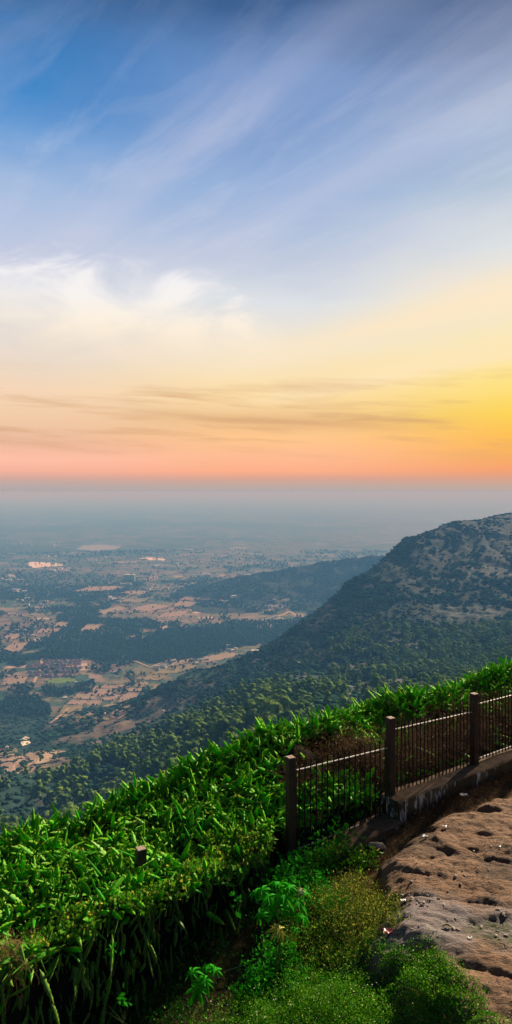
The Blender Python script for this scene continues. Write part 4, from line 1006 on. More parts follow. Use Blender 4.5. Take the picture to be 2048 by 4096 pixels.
cactus_shade = leaf_mat('cactus_shade_skin', (0.010, 0.07, 0.008), (0.035, 0.24, 0.014), trans=.2, rough=.45, spec=.4, sc=2.5, edge=(0.30, 0.38, 0.05))  # darker copy of the skin, shade of the near side put into its colour
def seg_mesh(name, S_, T_, D_, Ls, roll, parent, lb=None, ripe=None, m=cactus_m, kind=None):
    n = len(Ls); idx = RNG.integers(0, len(SEG), n); idx = np.where(Ls < .15, 9 + idx % 3, idx % 9)
    R = frame_dir(D_, roll) * Ls[:, None, None]; W = np.where(Ls < .15, 1.0, np.clip(.30 / Ls, .72, 1.7)) * (.72 if m is cactus_shade else 1); R[:, :, :2] *= W[:, None, None]
    t = RNG.random((n, 1))
    Vs, FA, c = scatter([(a, b) for a, b, _ in SEG], idx, R, T_, t, [q[2] for q in SEG])
    yl = (RNG.random(n) < .035)
    c = np.concatenate([c, np.zeros((len(c), 1))], 1)
    return mesh_np(name, Vs, FA, m, parent=parent, col=c, smooth=False)
def hedge(s0, s1, dens, name_label, t_hi=2.7, bare=None):
    root = empty('cactus_hedge', (*st2xy((s0 + s1) / 2, 1.0), -7.0)); tag(root, name_label, 'hedge')
    inv = Matrix.Translation((-root.location[0], -root.location[1], 7.0))
    n = int((s1 - s0) * 3.6 * dens); s = RNG.uniform(s0, s1, n); t0 = np.interp(s, _ns, _nt); t = t0 + (t_hi - t0) * RNG.random(n)
    if bare is not None: k = ~bare(s, t); s, t, t0 = s[k], t[k], t0[k]; n = len(s)
    dep = RNG.random(n) ** 1.4 * .26
    z = hedge_z(s, t) - dep; x, y = st2xy(s, t)
    D = np.stack([RNG.normal(-.25, .75, n), RNG.normal(-.15, .75, n), RNG.normal(.42, .42, n)], -1)
    D[:, 0] += N_[0] * -.3; D /= np.linalg.norm(D, axis=1, keepdims=True)
    L = np.clip(RNG.gamma(4, .060, n), .08, .55)
    near = (t - t0) < .35; D[near, 2] -= .55
    T = np.stack([x, y, z], -1) - D * L[:, None] * .35
    o = seg_mesh('stems', None, T, D, L, RNG.uniform(0, 6.28, n), None); o.parent = root; o.matrix_parent_inverse = inv; o['kind'] = 'stuff'
    return root, inv
hedge_shade_m = plain_mat('painted_hedge_shade', (0.007, 0.008, 0.004), (0.014, 0.012, 0.006), 5, .95, spec=.05)  # near-black colour paints the deep shade inside the hedge
def core(root, inv, s0, s1, side=True):
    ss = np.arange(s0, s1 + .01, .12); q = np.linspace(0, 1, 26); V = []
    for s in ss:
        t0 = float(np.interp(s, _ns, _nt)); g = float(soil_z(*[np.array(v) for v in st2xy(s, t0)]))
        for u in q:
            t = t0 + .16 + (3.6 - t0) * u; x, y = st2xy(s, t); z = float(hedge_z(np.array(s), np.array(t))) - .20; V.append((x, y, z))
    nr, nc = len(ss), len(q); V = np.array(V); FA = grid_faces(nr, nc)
    # front skirt: dark sheet standing in for shade under the hedge
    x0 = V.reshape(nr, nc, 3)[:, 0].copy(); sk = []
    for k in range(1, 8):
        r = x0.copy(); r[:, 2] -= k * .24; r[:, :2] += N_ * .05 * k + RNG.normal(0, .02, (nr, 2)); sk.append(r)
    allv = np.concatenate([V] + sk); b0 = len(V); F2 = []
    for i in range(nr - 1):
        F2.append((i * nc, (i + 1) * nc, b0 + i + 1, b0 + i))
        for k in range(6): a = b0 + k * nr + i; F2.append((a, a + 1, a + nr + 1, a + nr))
    o = mesh_np('shade_core', allv, np.concatenate([FA, np.array(F2)]), hedge_shade_m, smooth=True); o.parent = root; o.matrix_parent_inverse = inv
bare_fn0 = bare_fn = lambda s, t: (t < 1.35 + .3 * np.sin(s * 1.7)) & (RNG.random(len(s)) < .96) & ((s > 5.2) | ((s > 3.3) & (t > .75)))
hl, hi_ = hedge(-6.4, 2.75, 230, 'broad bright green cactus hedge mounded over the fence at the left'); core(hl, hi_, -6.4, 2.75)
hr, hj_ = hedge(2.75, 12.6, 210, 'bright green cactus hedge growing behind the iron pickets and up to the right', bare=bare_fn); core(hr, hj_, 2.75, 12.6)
# single stems: (px, py top) -> joints hanging or standing; each joint chain is one part
def chain(root, inv, p, dirs, Ls, m=cactus_shade, nm='hanging_stem', label=None):
    P = Vector(p); T = []; D = []; Lr = []
    for d, l in zip(dirs, Ls):
        d = Vector(d).normalized(); T.append(P[:]); D.append(d[:]); Lr.append(l); P = P + d * l * .97
    o = seg_mesh(nm, None, np.array(T), np.array(D), np.array(Lr), RNG.uniform(0, 6.28, len(Lr)), None, m=m); o.parent = root; o.matrix_parent_inverse = inv
    if label: o['label'] = label
    return o
def near_pt(px, py, dt=0.0):
    """point on the near face of the left hedge seen through this pixel"""
    k = (px - HX) / F; best = None
    for s in np.linspace(-7, 3, 400):
        t = float(np.interp(s, _ns, _nt)) - .02 - dt; x, y = st2xy(s, t)
        d = abs(x / y - k)
        if best is None or d < best[0]: best = (d, x, y)
    return best[1], best[2], (HY - py) / F * best[2]
HANG = [(96, 935, 3), (107, 945, 2), (112, 940, 3), (120, 948, 2), (137, 948, 3), (145, 955, 4), (150, 950, 2), (155, 935, 2), (160, 922, 1), (182, 942, 2), (170, 925, 1), (186, 940, 1), (217, 905, 2), (226, 915, 1), (186, 877, 2), (192, 885, 3), (223, 900, 1), (172, 912, 1), (60, 960, 3), (75, 985, 3), (88, 965, 4), (40, 975, 3), (20, 950, 2), (30, 985, 2), (10, 990, 2), (48, 1000, 3), (230, 870, 1), (236, 880, 2),
        (242, 895, 1), (128, 975, 2), (200, 990, 1), (206, 985, 1), (210, 950, 2), (165, 965, 2), (104, 985, 2), (135, 1000, 2), (66, 1010, 2), (246, 862, 1), (258, 868, 1), (205, 895, 2), (84, 930, 2), (52, 935, 2), (118, 925, 1), (156, 985, 3), (178, 1000, 2), (92, 1005, 2)]
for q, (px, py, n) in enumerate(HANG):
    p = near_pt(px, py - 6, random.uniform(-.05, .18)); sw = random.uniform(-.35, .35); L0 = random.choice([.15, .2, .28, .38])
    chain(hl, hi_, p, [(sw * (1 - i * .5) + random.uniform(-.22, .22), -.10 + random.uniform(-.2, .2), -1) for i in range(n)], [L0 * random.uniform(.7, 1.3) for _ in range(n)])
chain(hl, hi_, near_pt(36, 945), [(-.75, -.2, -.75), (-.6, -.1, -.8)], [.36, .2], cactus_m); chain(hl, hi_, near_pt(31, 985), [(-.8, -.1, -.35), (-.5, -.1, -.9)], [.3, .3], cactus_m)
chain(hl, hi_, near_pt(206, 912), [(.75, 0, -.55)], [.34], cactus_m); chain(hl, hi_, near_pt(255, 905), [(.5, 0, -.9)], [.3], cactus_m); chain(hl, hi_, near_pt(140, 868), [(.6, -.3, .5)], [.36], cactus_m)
# many more small shaded stems crowding the dark side of the hedge
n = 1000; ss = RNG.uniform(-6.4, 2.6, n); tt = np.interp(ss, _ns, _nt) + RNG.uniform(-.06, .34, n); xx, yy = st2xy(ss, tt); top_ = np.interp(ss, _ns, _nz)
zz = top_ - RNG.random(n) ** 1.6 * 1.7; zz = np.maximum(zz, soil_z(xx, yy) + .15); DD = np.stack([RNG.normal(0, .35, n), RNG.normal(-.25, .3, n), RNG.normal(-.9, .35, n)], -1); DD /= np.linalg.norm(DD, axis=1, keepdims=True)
o = seg_mesh('shaded_stems', None, np.stack([xx, yy, zz], -1), DD, np.clip(RNG.gamma(4, .05, n), .08, .38), RNG.uniform(0, 6.28, n), None, m=cactus_shade); o.parent = hl; o.matrix_parent_inverse = hi_; o['kind'] = 'stuff'
# long joints sticking out of the top
for r_, i_, s0, s1, n in ((hl, hi_, -6.4, 2.75, 620), (hr, hj_, 2.75, 12.6, 620)):
    ss = RNG.uniform(s0, s1, n); tt = np.where(RNG.random(n) < .45, RNG.uniform(1.7, 2.3, n), RNG.uniform(.0, 2.0, n)); tt = np.maximum(tt, np.interp(ss, _ns, _nt) + .1); k = ~bare_fn0(ss, tt) if s0 > 0 else np.ones(n, bool); ss, tt = ss[k], tt[k]; n = len(ss)
    xx, yy = st2xy(ss, tt); DD = np.stack([RNG.normal(-.2, .6, n), RNG.normal(-.1, .5, n), RNG.normal(.8, .35, n)], -1); DD /= np.linalg.norm(DD, axis=1, keepdims=True)
    o = seg_mesh('long_stems', None, np.stack([xx, yy, hedge_z(ss, tt) - .08], -1), DD, RNG.uniform(.22, .46, n), RNG.uniform(0, 6.28, n), None); o.parent = r_; o.matrix_parent_inverse = i_; o['kind'] = 'stuff'
# standing stems above the ridge
def ridge_pt(px, py, t=1.9):
    k = (px - HX) / F
    for s in np.linspace(-7, 13, 1200):
        x, y = st2xy(s, t)
        if x / y >= k: break
    return x, y, (HY - py) / F * y
UP = [(298, 752, [(-.1, 0, 1), (-.45, 0, .9)], [.42, .22]), (290, 748, [(0, 0, 1)], [.26]), (305, 735, [(-.3, 0, 1), (-.8, 0, .5)], [.16, .18]), (180, 793, [(-.1, 0, 1)], [.28]), (172, 790, [(-.5, 0, .8)], [.24]),
      (404, 712, [(-.4, 0, .6), (-1, 0, .15)], [.22, .2]), (408, 712, [(.5, 0, .7)], [.24]), (455, 690, [(0, 0, 1)], [.3]), (447, 690, [(-.6, 0, .8)], [.3]), (425, 702, [(0, 0, 1)], [.3]), (240, 758, [(-.3, 0, 1)], [.24]), (262, 748, [(.1, 0, 1)], [.22]), (216, 775, [(.3, 0, 1)], [.2]),
      (348, 716, [(-.7, 0, .4)], [.25]), (480, 680, [(.2, 0, 1)], [.26]), (497, 672, [(-.5, 0, .8)], [.26]), (508, 668, [(.3, 0, 1)], [.3])]
for px, py, d, l in UP:
    r_, i_ = (hl, hi_) if px < 292 else (hr, hj_)
    chain(r_, i_, ridge_pt(px, py), d, l, cactus_m, 'upright_stem')

# ---------------------------------------------------------------- small leaves: vines, shrubs, ground cover
def leafq(P, D, Nn, L, W, fold=.25):
    """pointed folded leaves : 4 verts, 2 tris.  P base, D direction, Nn side vector"""
    U = np.cross(D, Nn); U /= np.linalg.norm(U, axis=1, keepdims=True) + 1e-9
    Sd = np.cross(U, D); L = L[:, None]; W = W[:, None]
    a = P; b = P + D * L * .45 + Sd * W * .5 + U * W * fold; c = P + D * L; d = P + D * L * .45 - Sd * W * .5 + U * W * fold
    V = np.stack([a, b, c, d], 1).reshape(-1, 3); i = np.arange(len(P))[:, None] * 4
    return V, np.concatenate([i + [0, 1, 2], i + [0, 2, 3]])
def rdir(n, up=.3, sp=1.0, r=RNG):
    d = r.normal(0, sp, (n, 3)); d[:, 2] += up; return d / np.linalg.norm(d, axis=1, keepdims=True)
def leaves(name, P, L, W, m, up=.3, parent=None, inv=None, hi=0.0, fold=.25):
    n = len(P); V, FA = leafq(P, rdir(n, up), rdir(n, 1.6), L, W, fold)
    c = np.zeros((n, 3)); c[:, 0] = RNG.random(n); c[:, 1] = (RNG.random(n) < hi)
    o = mesh_np(name, V, FA, m, col=np.repeat(c, 4, 0))
    if parent: o.parent = parent
    if inv is not None: o.matrix_parent_inverse = inv
    return o
def twigs(name, P, D, L, r, m, parent=None, inv=None, droop=.35, k=4):
    """thin curved stalks as 3-sided tubes, all in one mesh"""
    n = len(P); pts = []
    for j in range(k + 1):
        u = j / k; pts.append(P + D * (L * u)[:, None] + np.array([0, 0, -1.0]) * (L * droop * u * u)[:, None])
    S1 = np.cross(D, [0.2, 0.1, 1.0]); S1 /= np.linalg.norm(S1, axis=1, keepdims=True) + 1e-9; S2 = np.cross(D, S1)
    V = []
    for j, p in enumerate(pts):
        rr = (r * (1 - .75 * j / k))[:, None]
        for a in (0, 2.09, 4.19): V.append(p + (S1 * math.cos(a) + S2 * math.sin(a)) * rr)
    V = np.stack(V, 1); m3 = 3 * (k + 1); base = (np.arange(n) * m3)[:, None]
    f = [base + [j * 3 + a, j * 3 + (a + 1) % 3, j * 3 + 3 + (a + 1) % 3, j * 3 + 3 + a] for j in range(k) for a in range(3)]
    o = mesh_np(name, V.reshape(-1, 3), np.concatenate(f), m)
    if parent: o.parent = parent
    if inv is not None: o.matrix_parent_inverse = inv
    return o, pts
def par(o): return Matrix.Translation((-o.location[0], -o.location[1], -o.location[2]))
vine_m = leaf_mat('vine_leaf', (0.045, 0.19, 0.006), (0.15, 0.40, 0.015), trans=.35, rough=.6, spec=.12, sc=5, edge=(.55, .52, .06))
weed_m = leaf_mat('weed_leaf', (0.022, 0.13, 0.004), (0.13, 0.38, 0.012), trans=.35, rough=.6, spec=.12, sc=1.3, edge=(.45, .60, .10))
shrub_m = leaf_mat('olive_leaf', (0.050, 0.11, 0.008), (0.16, 0.21, 0.02), trans=.3, rough=.6, spec=.08, sc=3, edge=(.50, .48, .08))
lush_m = leaf_mat('lush_leaf', (0.010, 0.14, 0.004), (0.030, 0.36, 0.008), trans=.3, rough=.6, spec=.06, sc=3, edge=(.1, .5, .05))
dry_m = plain_mat('dry_twig', (0.16, 0.085, 0.036), (0.07, 0.036, 0.018), 4, .9); straw_m = plain_mat('dry_straw', (0.42, 0.27, 0.10), (0.22, 0.12, 0.05), 3, .9); stem_m = plain_mat('green_stem', (0.06, 0.12, 0.02), (0.09, 0.07, 0.03), 5, .8)
dryleaf_m = leaf_mat('dry_leaf', (0.07, 0.034, 0.014), (0.16, 0.085, 0.03), trans=.2, rough=.8, sc=3, edge=(.4, .3, .15))

def vine(lb, px0, px1, n, f):
    """creeper lying on the hedge top; f(px)->py centre and half height"""
    root = None; P = []
    while len(P) < n:
        s = random.uniform(-6, 3); t0 = float(np.interp(s, _ns, _nt)); t = t0 + random.random() * 1.1 - .1
        x, y = st2xy(s, t); z = float(hedge_z(np.array(s), np.array(max(t, t0)))) + random.uniform(-.12, .10) - max(0, t0 - t) * 2
        px, py = proj(x, y, z)
        if px0 < px < px1 and abs(py - f(px)[0]) < f(px)[1] and vnoise(np.array(x * 3), np.array(y * 3 + z * 2), 5) > .35: P.append((x, y, z))
    P = np.array(P); c = P.mean(0); root = empty('creeper', tuple(c)); tag(root, lb, 'creeper'); iv = par(root)
    L = RNG.uniform(.03, .075, n); leaves('foliage', P, L, L * .8, vine_m, .4, root, iv, .10)
    k = RNG.choice(n, n // 9); twigs('twigs', P[k], rdir(len(k), -.1), RNG.uniform(.1, .35, len(k)), np.full(len(k), .003), dry_m, root, iv)
vine('yellow green creeper with small round leaves on the hedge top left of the post', 186, 292, 2600, lambda p: (853 - (p - 190) * .10, 20))
vine('tangled yellowish creeper over the hanging edge of the left hedge', 30, 190, 1700, lambda p: (934 - (p - 30) * .28, 15))

def stalk_leaves(B, D, Ln, droop, per, m, L, up, parent, inv, hi, u0=.25, spread=.035, name='foliage'):
    """leaves strung along curved stalks, thicker towards the tips"""
    n = len(B); k = np.repeat(np.arange(n), per); u = u0 + (1 - u0) * RNG.random(len(k)) ** .7
    P = B[k] + D[k] * (Ln[k] * u)[:, None] + np.array([0, 0, -1.0]) * (Ln[k] * droop * u * u)[:, None] + RNG.normal(0, spread, (len(k), 3)) * (.5 + u[:, None])
    ll = RNG.uniform(L * .6, L * 1.6, len(P)); return leaves(name, P, ll, ll * .5, m, up, parent, inv, hi)
def thicket(name, lb, cat, cx, cy, rx, ry, z0, h, n, m, L, hi=.0, nst=60, straw=None, rot=0, up=.25, power=.6):
    root = empty(name, (cx, cy, z0)); tag(root, lb, cat); iv = par(root); ns = nst * 3
    a = RNG.uniform(0, 6.283, ns); q = np.sqrt(RNG.random(ns)); x = cx + np.cos(a) * q * rx; y = cy + np.sin(a) * q * ry
    lump = fbm(x * 2.6, y * 2.6, 3, 61); kk = RNG.random(ns) < np.clip(lump * 3.4 - .9, .06, 1); x, y, lump, q, a = x[kk], y[kk], lump[kk], q[kk], a[kk]; ns = len(x)
    g = np.maximum(soil_z(x, y), np.where(x > 1.2, rock_z(x, y)[0] - .08, -99)); B = np.stack([x, y, g], -1)
    Ln = h * (.35 + 1.1 * lump) * (1 - .45 * q ** 2) * RNG.uniform(.55, 1.45, ns)
    D = rdir(ns, 2.0, .5); D[:, 0] += np.cos(a) * q * .35; D[:, 1] += np.sin(a) * q * .35; D /= np.linalg.norm(D, axis=1, keepdims=True)
    twigs('stems', B, D, Ln, np.full(ns, .003), straw or stem_m, root, iv, .18)
    stalk_leaves(B, D, Ln, .18, max(3, int(n / ns)), m, L, up, root, iv, hi)
    return root
# weeds covering the near ground
def ground_cover(lb, X0, X1, Y0, Y1, n, h, maskf, m, L, hi, mk=0):
    x = RNG.uniform(X0, X1, n); y = RNG.uniform(Y0, Y1, n); k = maskf(x, y) > RNG.random(n); x, y = x[k], y[k]
    rz_ = rock_z(x, y)[0]; g = np.maximum(soil_z(x, y), np.where(x > 1.2, rz_ - .05, -99))
    lump = fbm(x * 1.7, y * 1.7, 4, 71); hh = h(x, y) * (.25 + 1.25 * lump) + np.clip(-6.38 - g, 0, .55) * .6 * (h(x, y) < .9) * (mk == 1)
    z = g + hh * RNG.random(len(x)) ** .55
    P = np.stack([x, y, z], -1); ll = RNG.uniform(L * .6, L * 1.6, len(P))
    o = leaves('weeds', P, ll, ll * .55, m, .35, hi=hi); tag(o, lb, 'weeds', kind='stuff'); return x, y, g, hh
def mk_a(x, y):
    # bounds of the flowering weeds in the near corner
    d = np.minimum(sstep(2.95, 2.5, x + (fbm(x * 2, y * 2, 3, 5) - .5) * .7 + (y - 7.6) * .25), sstep(-1.9, -.8, x + (y - 7.6) * -.8))
    return d * sstep(9.1, 8.5, y + (fbm(x * 1.5, y * 1.5, 3, 6) - .5) * .9 + np.abs(x - 1.6) * .05) * (.5 + .5 * sstep(.36, .5, fbm(x * 1.9, y * 1.9, 3, 8)))
x, y, g, hh = ground_cover('fine leaved green weeds with tiny white flowers carpeting the near corner', -3.4, 3.6, 6.0, 9.4, 520000, lambda x, y: (.19 + .24 * np.exp(-((x - .9) / .9) ** 2)) * (1 - .45 * sstep(1.5, 2.3, x)) + .003, mk_a, weed_m, .022, .07, 1)
k = RNG.choice(len(x), 2600); B = np.stack([x[k], y[k], g[k]], -1)
o, _ = twigs('weed_stalks', B, rdir(2600, 1.8, .5), hh[k] * RNG.uniform(.7, 1.25, 2600), np.full(2600, .0022), stem_m); tag(o, 'thin green stalks among the flowering weeds in the near corner', 'weeds', kind='stuff')
ground_cover('sparse small leaves on the dark ground under the hedge', -3.5, 1.45, 6.3, 11.4, 80000, lambda x, y: .24 + 0 * x, lambda x, y: .2 + .6 * sstep(.45, .62, fbm(x * 1.2, y * 1.2, 3, 18)), leaf_mat('shade_leaf', (0.008, 0.06, 0.004), (0.025, 0.14, 0.008), trans=.25, rough=.6, spec=.08, sc=2, edge=(.2, .35, .05)), .028, .05)  # darkened leaf copy, its colour carries the shade below the hedge
fp = RNG.choice(len(x), 900); Pf = np.stack([x[fp], y[fp], g[fp] + hh[fp] * RNG.uniform(.9, 1.2, 900)], -1)
flower_m = plain_mat('white_petal', (0.75, 0.8, 0.62), None, 2, .6)
n = 900; R = frame_dir(rdir(n, 1.5), RNG.uniform(0, 6, n)) * RNG.uniform(.006, .011, n)[:, None, None]
fv = np.array([(0, 0, 0)] + [(math.cos(a * math.pi / 4) * (1 if a % 2 == 0 else .45), math.sin(a * math.pi / 4) * (1 if a % 2 == 0 else .45), .25) for a in range(8)]); ff = np.array([(0, 1 + a, 1 + (a + 1) % 8) for a in range(8)])
V, FA, _c = scatter([(fv, ff)], np.zeros(n, int), R, Pf); tag(mesh_np('weed_flowers', V, FA, flower_m), 'tiny pale flowers sprinkled over the near weeds', 'flowers', kind='stuff')

thicket('olive_shrub', 'yellowish olive shrub with tiny leaves beside the grey hump of rock', 'shrub', 1.25, 9.85, .80, .90, -6.95, .62, 22000, shrub_m, .026, .22, 260)
thicket('olive_shrub', 'thin olive shrub under the sunken wall, left of the rock edge', 'shrub', 1.30, 10.7, .60, .45, -6.85, .42, 5000, shrub_m, .028, .2, 160, straw_m)
thicket('lush_shrub', 'bright green feathery bush right of the second fence post', 'shrub', .78, 10.65, .42, .45, -6.95, .70, 6500, lush_m, .045, .05, 80)
thicket('lush_shrub', 'small dark green leafy bush behind the flowering weeds', 'shrub', .35, 9.05, .55, .4, -7.1, .55, 5200, lush_m, .045, .02, 60)
thicket('olive_shrub', 'low green shrub filling the gap between the olive shrub and the weeds', 'shrub', 1.25, 9.0, .50, .45, -6.95, .50, 9000, weed_m, .026, .1, 160)
thicket('lush_shrub', 'dim leafy bush between the castor plant and the olive shrub', 'shrub', .75, 9.75, .55, .5, -7.1, .60, 3500, weed_m, .032, .1, 90)
thicket('leafy_shrub', 'shaded leafy shrub rooted between the second post and the sunken wall', 'shrub', 1.40, 11.75, .60, .22, -6.7, .45, 1500, vine_m, .06, .04, 60)
# dry grass and twigs
def dry_patch(name, lb, cat, pts_fn, n, L, m, lm=None, nl=0, droop=.5, up=.9, r=.0028):
    P = pts_fn(n); c = P.mean(0); root = empty(name, tuple(c)); tag(root, lb, cat); iv = par(root)
    o, pts = twigs('stalks', P, rdir(n, up, .8), RNG.uniform(L * .5, L * 1.4, n), np.full(n, r), m, root, iv, droop)
    if lm:
        k = RNG.integers(0, n, nl); j = RNG.random(nl); A = np.stack(pts, 0); seg = np.clip((j * 4).astype(int) + 1, 1, 4); Q = A[seg, k] + RNG.normal(0, .02, (nl, 3))
        ll = RNG.uniform(.025, .06, nl); leaves('dry_leaves', Q, ll, ll * .5, lm, .0, root, iv, .06)
    return root
def on_st(s0, s1, t0, t1, dz0=0, dz1=0):
    def f(n):
        s = RNG.uniform(s0, s1, n); t = RNG.uniform(t0, t1, n); x, y = st2xy(s, t); return np.stack([x, y, soil_z(x, y) + RNG.uniform(dz0, dz1, n)], -1)
    return f
dry_patch('dry_bush', 'brown dry bush behind the pickets of the middle bay', 'bush', on_st(3.4, 5.6, .75, 1.6, .2, 1.2), 2600, .60, dry_m, dryleaf_m, 5200, .25, 1.0)
dry_patch('dry_bush', 'brown dead brush behind the right hand pickets of the fence', 'bush', on_st(5.3, 8.0, .25, 1.5, 0, .95), 2300, .60, dry_m, dryleaf_m, 5200, .25, 1.0)
dry_patch('dry_bush', 'reddish dead brush behind the last bay at the frame edge', 'bush', on_st(8.0, 11.5, .25, 1.5, 0, 1.05), 2300, .60, dry_m, dryleaf_m, 4200, .25, 1.0)
dry_patch('dry_grass', 'brown dry grass heaped along the foot of the raised footing', 'grass', on_st(5.0, 10.5, -1.25, -.38), 3800, .22, straw_m, dryleaf_m, 1500, .9, .7, .0022)
dry_patch('dry_grass', 'straw coloured dry grass arching below the sunken footing', 'grass', on_st(3.0, 5.8, -1.7, -.5), 1300, .36, straw_m, dryleaf_m, 700, .8, .9, .0022)
dry_patch('dry_grass', 'rusty dry grass at the left edge of the rock', 'grass', on_st(3.2, 6.2, -2.2, -.9), 2400, .24, dry_m, dryleaf_m, 900, .8, .7, .0022)
dry_patch('dry_grass', 'tuft of golden dry grass on the hedge at the left frame edge', 'grass', lambda n: np.stack([RNG.uniform(-3.15, -2.75, n), RNG.uniform(8.0, 8.5, n), RNG.uniform(-5.75, -5.45, n)], -1), 420, .26, straw_m, None, 0, .9, .7, .002)
dry_patch('dry_grass', 'taller reddish brown grass leaning on the raised footing', 'grass', on_st(5.3, 10.8, -.62, -.36), 2600, .26, dry_m, dryleaf_m, 1600, .5, 1.3, .0022)
dry_patch('dry_grass', 'pale straws sticking out of the flowering weeds', 'grass', lambda n: (lambda x, y: np.stack([x, y, np.maximum(soil_z(x, y), rock_z(x, y)[0] - .1) + .1], -1))(RNG.uniform(-.6, 2.3, n), RNG.uniform(7.2, 8.9, n)), 420, .42, straw_m, None, 0, .4, 1.6, .0018)
def extra_green(s0, s1, t0, t1, n, lb):
    s = RNG.uniform(s0, s1, n); t = RNG.uniform(t0, t1, n); x, y = st2xy(s, t); g = soil_z(x, y); z = g + RNG.random(n) ** 1.2 * (.55)
    P = np.stack([x, y, z], -1); root = empty('leafy_weed', tuple(P.mean(0))); tag(root, lb, 'weed'); L = RNG.uniform(.06, .13, n); leaves('foliage', P, L, L * .5, lush_m, .6, root, par(root), .08)
    k = n // 4; twigs('stems', np.stack([x[:k], y[:k], g[:k]], -1), rdir(k, 2, .4), RNG.uniform(.2, .55, k), np.full(k, .004), stem_m, root, par(root), .1)
extra_green(5.4, 6.4, .15, .7, 70, 'few bright green leaves low behind the pickets beside the third post')
extra_green(2.2, 3.9, -.55, -.05, 520, 'dark leafy weeds crowding the sunken footing right of the second post')
extra_green(2.95, 5.1, .12, .8, 420, 'leafy green weed growing behind the middle bay of pickets')

# loose small leaves and dead bits mixed into the hedges
for root, iv, s0, s1, n in ((hl, hi_, -6.4, 2.75, 5200), (hr, hj_, 2.75, 12.6, 3800)):
    ss = RNG.uniform(s0, s1, n); t0 = np.interp(ss, _ns, _nt); tt = t0 + (2.7 - t0) * RNG.random(n); k = ~bare_fn(ss, tt) if s0 > 0 else np.ones(n, bool); ss, tt = ss[k], tt[k]; n = len(ss)
    xx, yy = st2xy(ss, tt); P = np.stack([xx, yy, hedge_z(ss, tt) + RNG.uniform(-.15, .12, n)], -1); L = RNG.uniform(.03, .09, n)
    o = leaves('small_leaves', P, L, L * .55, vine_m, .6, root, iv, .05); o['kind'] = 'stuff'
    k = RNG.choice(n, n // 12); o, _ = twigs('dead_twigs', P[k], rdir(len(k), .5), RNG.uniform(.08, .3, len(k)), np.full(len(k), .003), dry_m, root, iv); o['kind'] = 'stuff'

# ---------------------------------------------------------------- castor plants
castor_m = leaf_mat('castor_leaf', (0.010, 0.22, 0.003), (0.025, 0.46, 0.006), trans=.35, rough=.6, spec=.04, sc=5, edge=(.2, .6, .02))
yellow_m = leaf_mat('yellow_leaf', (0.50, 0.36, 0.02), (0.42, 0.45, 0.05), trans=.3, rough=.5, sc=8); pale_m = leaf_mat('withered_leaf', (0.55, 0.45, 0.26), (0.35, 0.35, 0.15), trans=.3, rough=.6, sc=8)
def palm_leaf(seed, lobes=8):
    r = np.random.default_rng(seed); V = [(0, 0, 0)]; FA = []; T = [.0]
    for k in range(lobes):
        a = math.radians(-150 + 300 * k / (lobes - 1)) + math.pi / 2; Lb = (1.0 - .42 * abs(k - (lobes - 1) / 2) / (lobes / 2)) * r.uniform(.9, 1.08); da = math.radians(13)
        dz = -.22 - .38 * r.random()
        b = len(V)
        V += [(math.cos(a - da * 1.5) * Lb * .34, math.sin(a - da * 1.5) * Lb * .34, .02), (math.cos(a - da) * Lb * .62, math.sin(a - da) * Lb * .62, dz * .35 + .03), (math.cos(a) * Lb, math.sin(a) * Lb, dz),
              (math.cos(a + da) * Lb * .62, math.sin(a + da) * Lb * .62, dz * .35 + .03), (math.cos(a + da * 1.5) * Lb * .34, math.sin(a + da * 1.5) * Lb * .34, .02), (math.cos(a) * Lb * .5, math.sin(a) * Lb * .5, -.035 + dz * .2)]
        FA += [(0, b, b + 5), (b, b + 1, b + 5), (b + 1, b + 2, b + 5), (b + 2, b + 3, b + 5), (b + 3, b + 4, b + 5), (b + 4, 0, b + 5)]; T += [0, .25, .5, .25, 0, .0]
    return np.array(V), np.array(FA), np.array(T)
def castor(lb, base, specs, sc_m):
    root = empty('castor_plant', base); tag(root, lb, 'plant'); iv = par(root); B = Vector(base)
    P = [Vector(at(*s[:3])) for s in specs]; c = sum(P, Vector()) / len(P); hub = Vector((B.x * .6 + c.x * .4, B.y * .6 + c.y * .4, c.z - .28))
    b = MB(); b.tube([B, B.lerp(hub, .5) + Vector((.03, 0, 0)), hub], [.02, .016, .010], 8); st_ = b.build('stem', stem_m, root); st_.matrix_parent_inverse = iv
    for q, (s, p) in enumerate(zip(specs, P)):
        size, tilt, m = s[3], s[4], s[5]; V, FA, T = palm_leaf(500 + q, 7 + q % 3); d = np.array([(tilt[0] * .8, tilt[1] * .35, tilt[2] + .45)]); R = frame_dir(d / np.linalg.norm(d), np.array([s[6]]))[0] * size
        c3 = np.zeros((len(V), 3)); c3[:, 0] = RNG.random() * .5 + .3; c3[:, 1] = T * .3
        o = mesh_np('leaf', V @ R.T + np.array(p), FA, m, parent=root, col=c3); o.matrix_parent_inverse = iv
        b = MB(); mid = hub.lerp(p, .6) + Vector((0, 0, .04)); b.tube([hub, mid, p], [.006, .004, .003], 5); w = b.build('leaf_stalk', stem_m, o)
Yc = 8.9; cm = castor_m
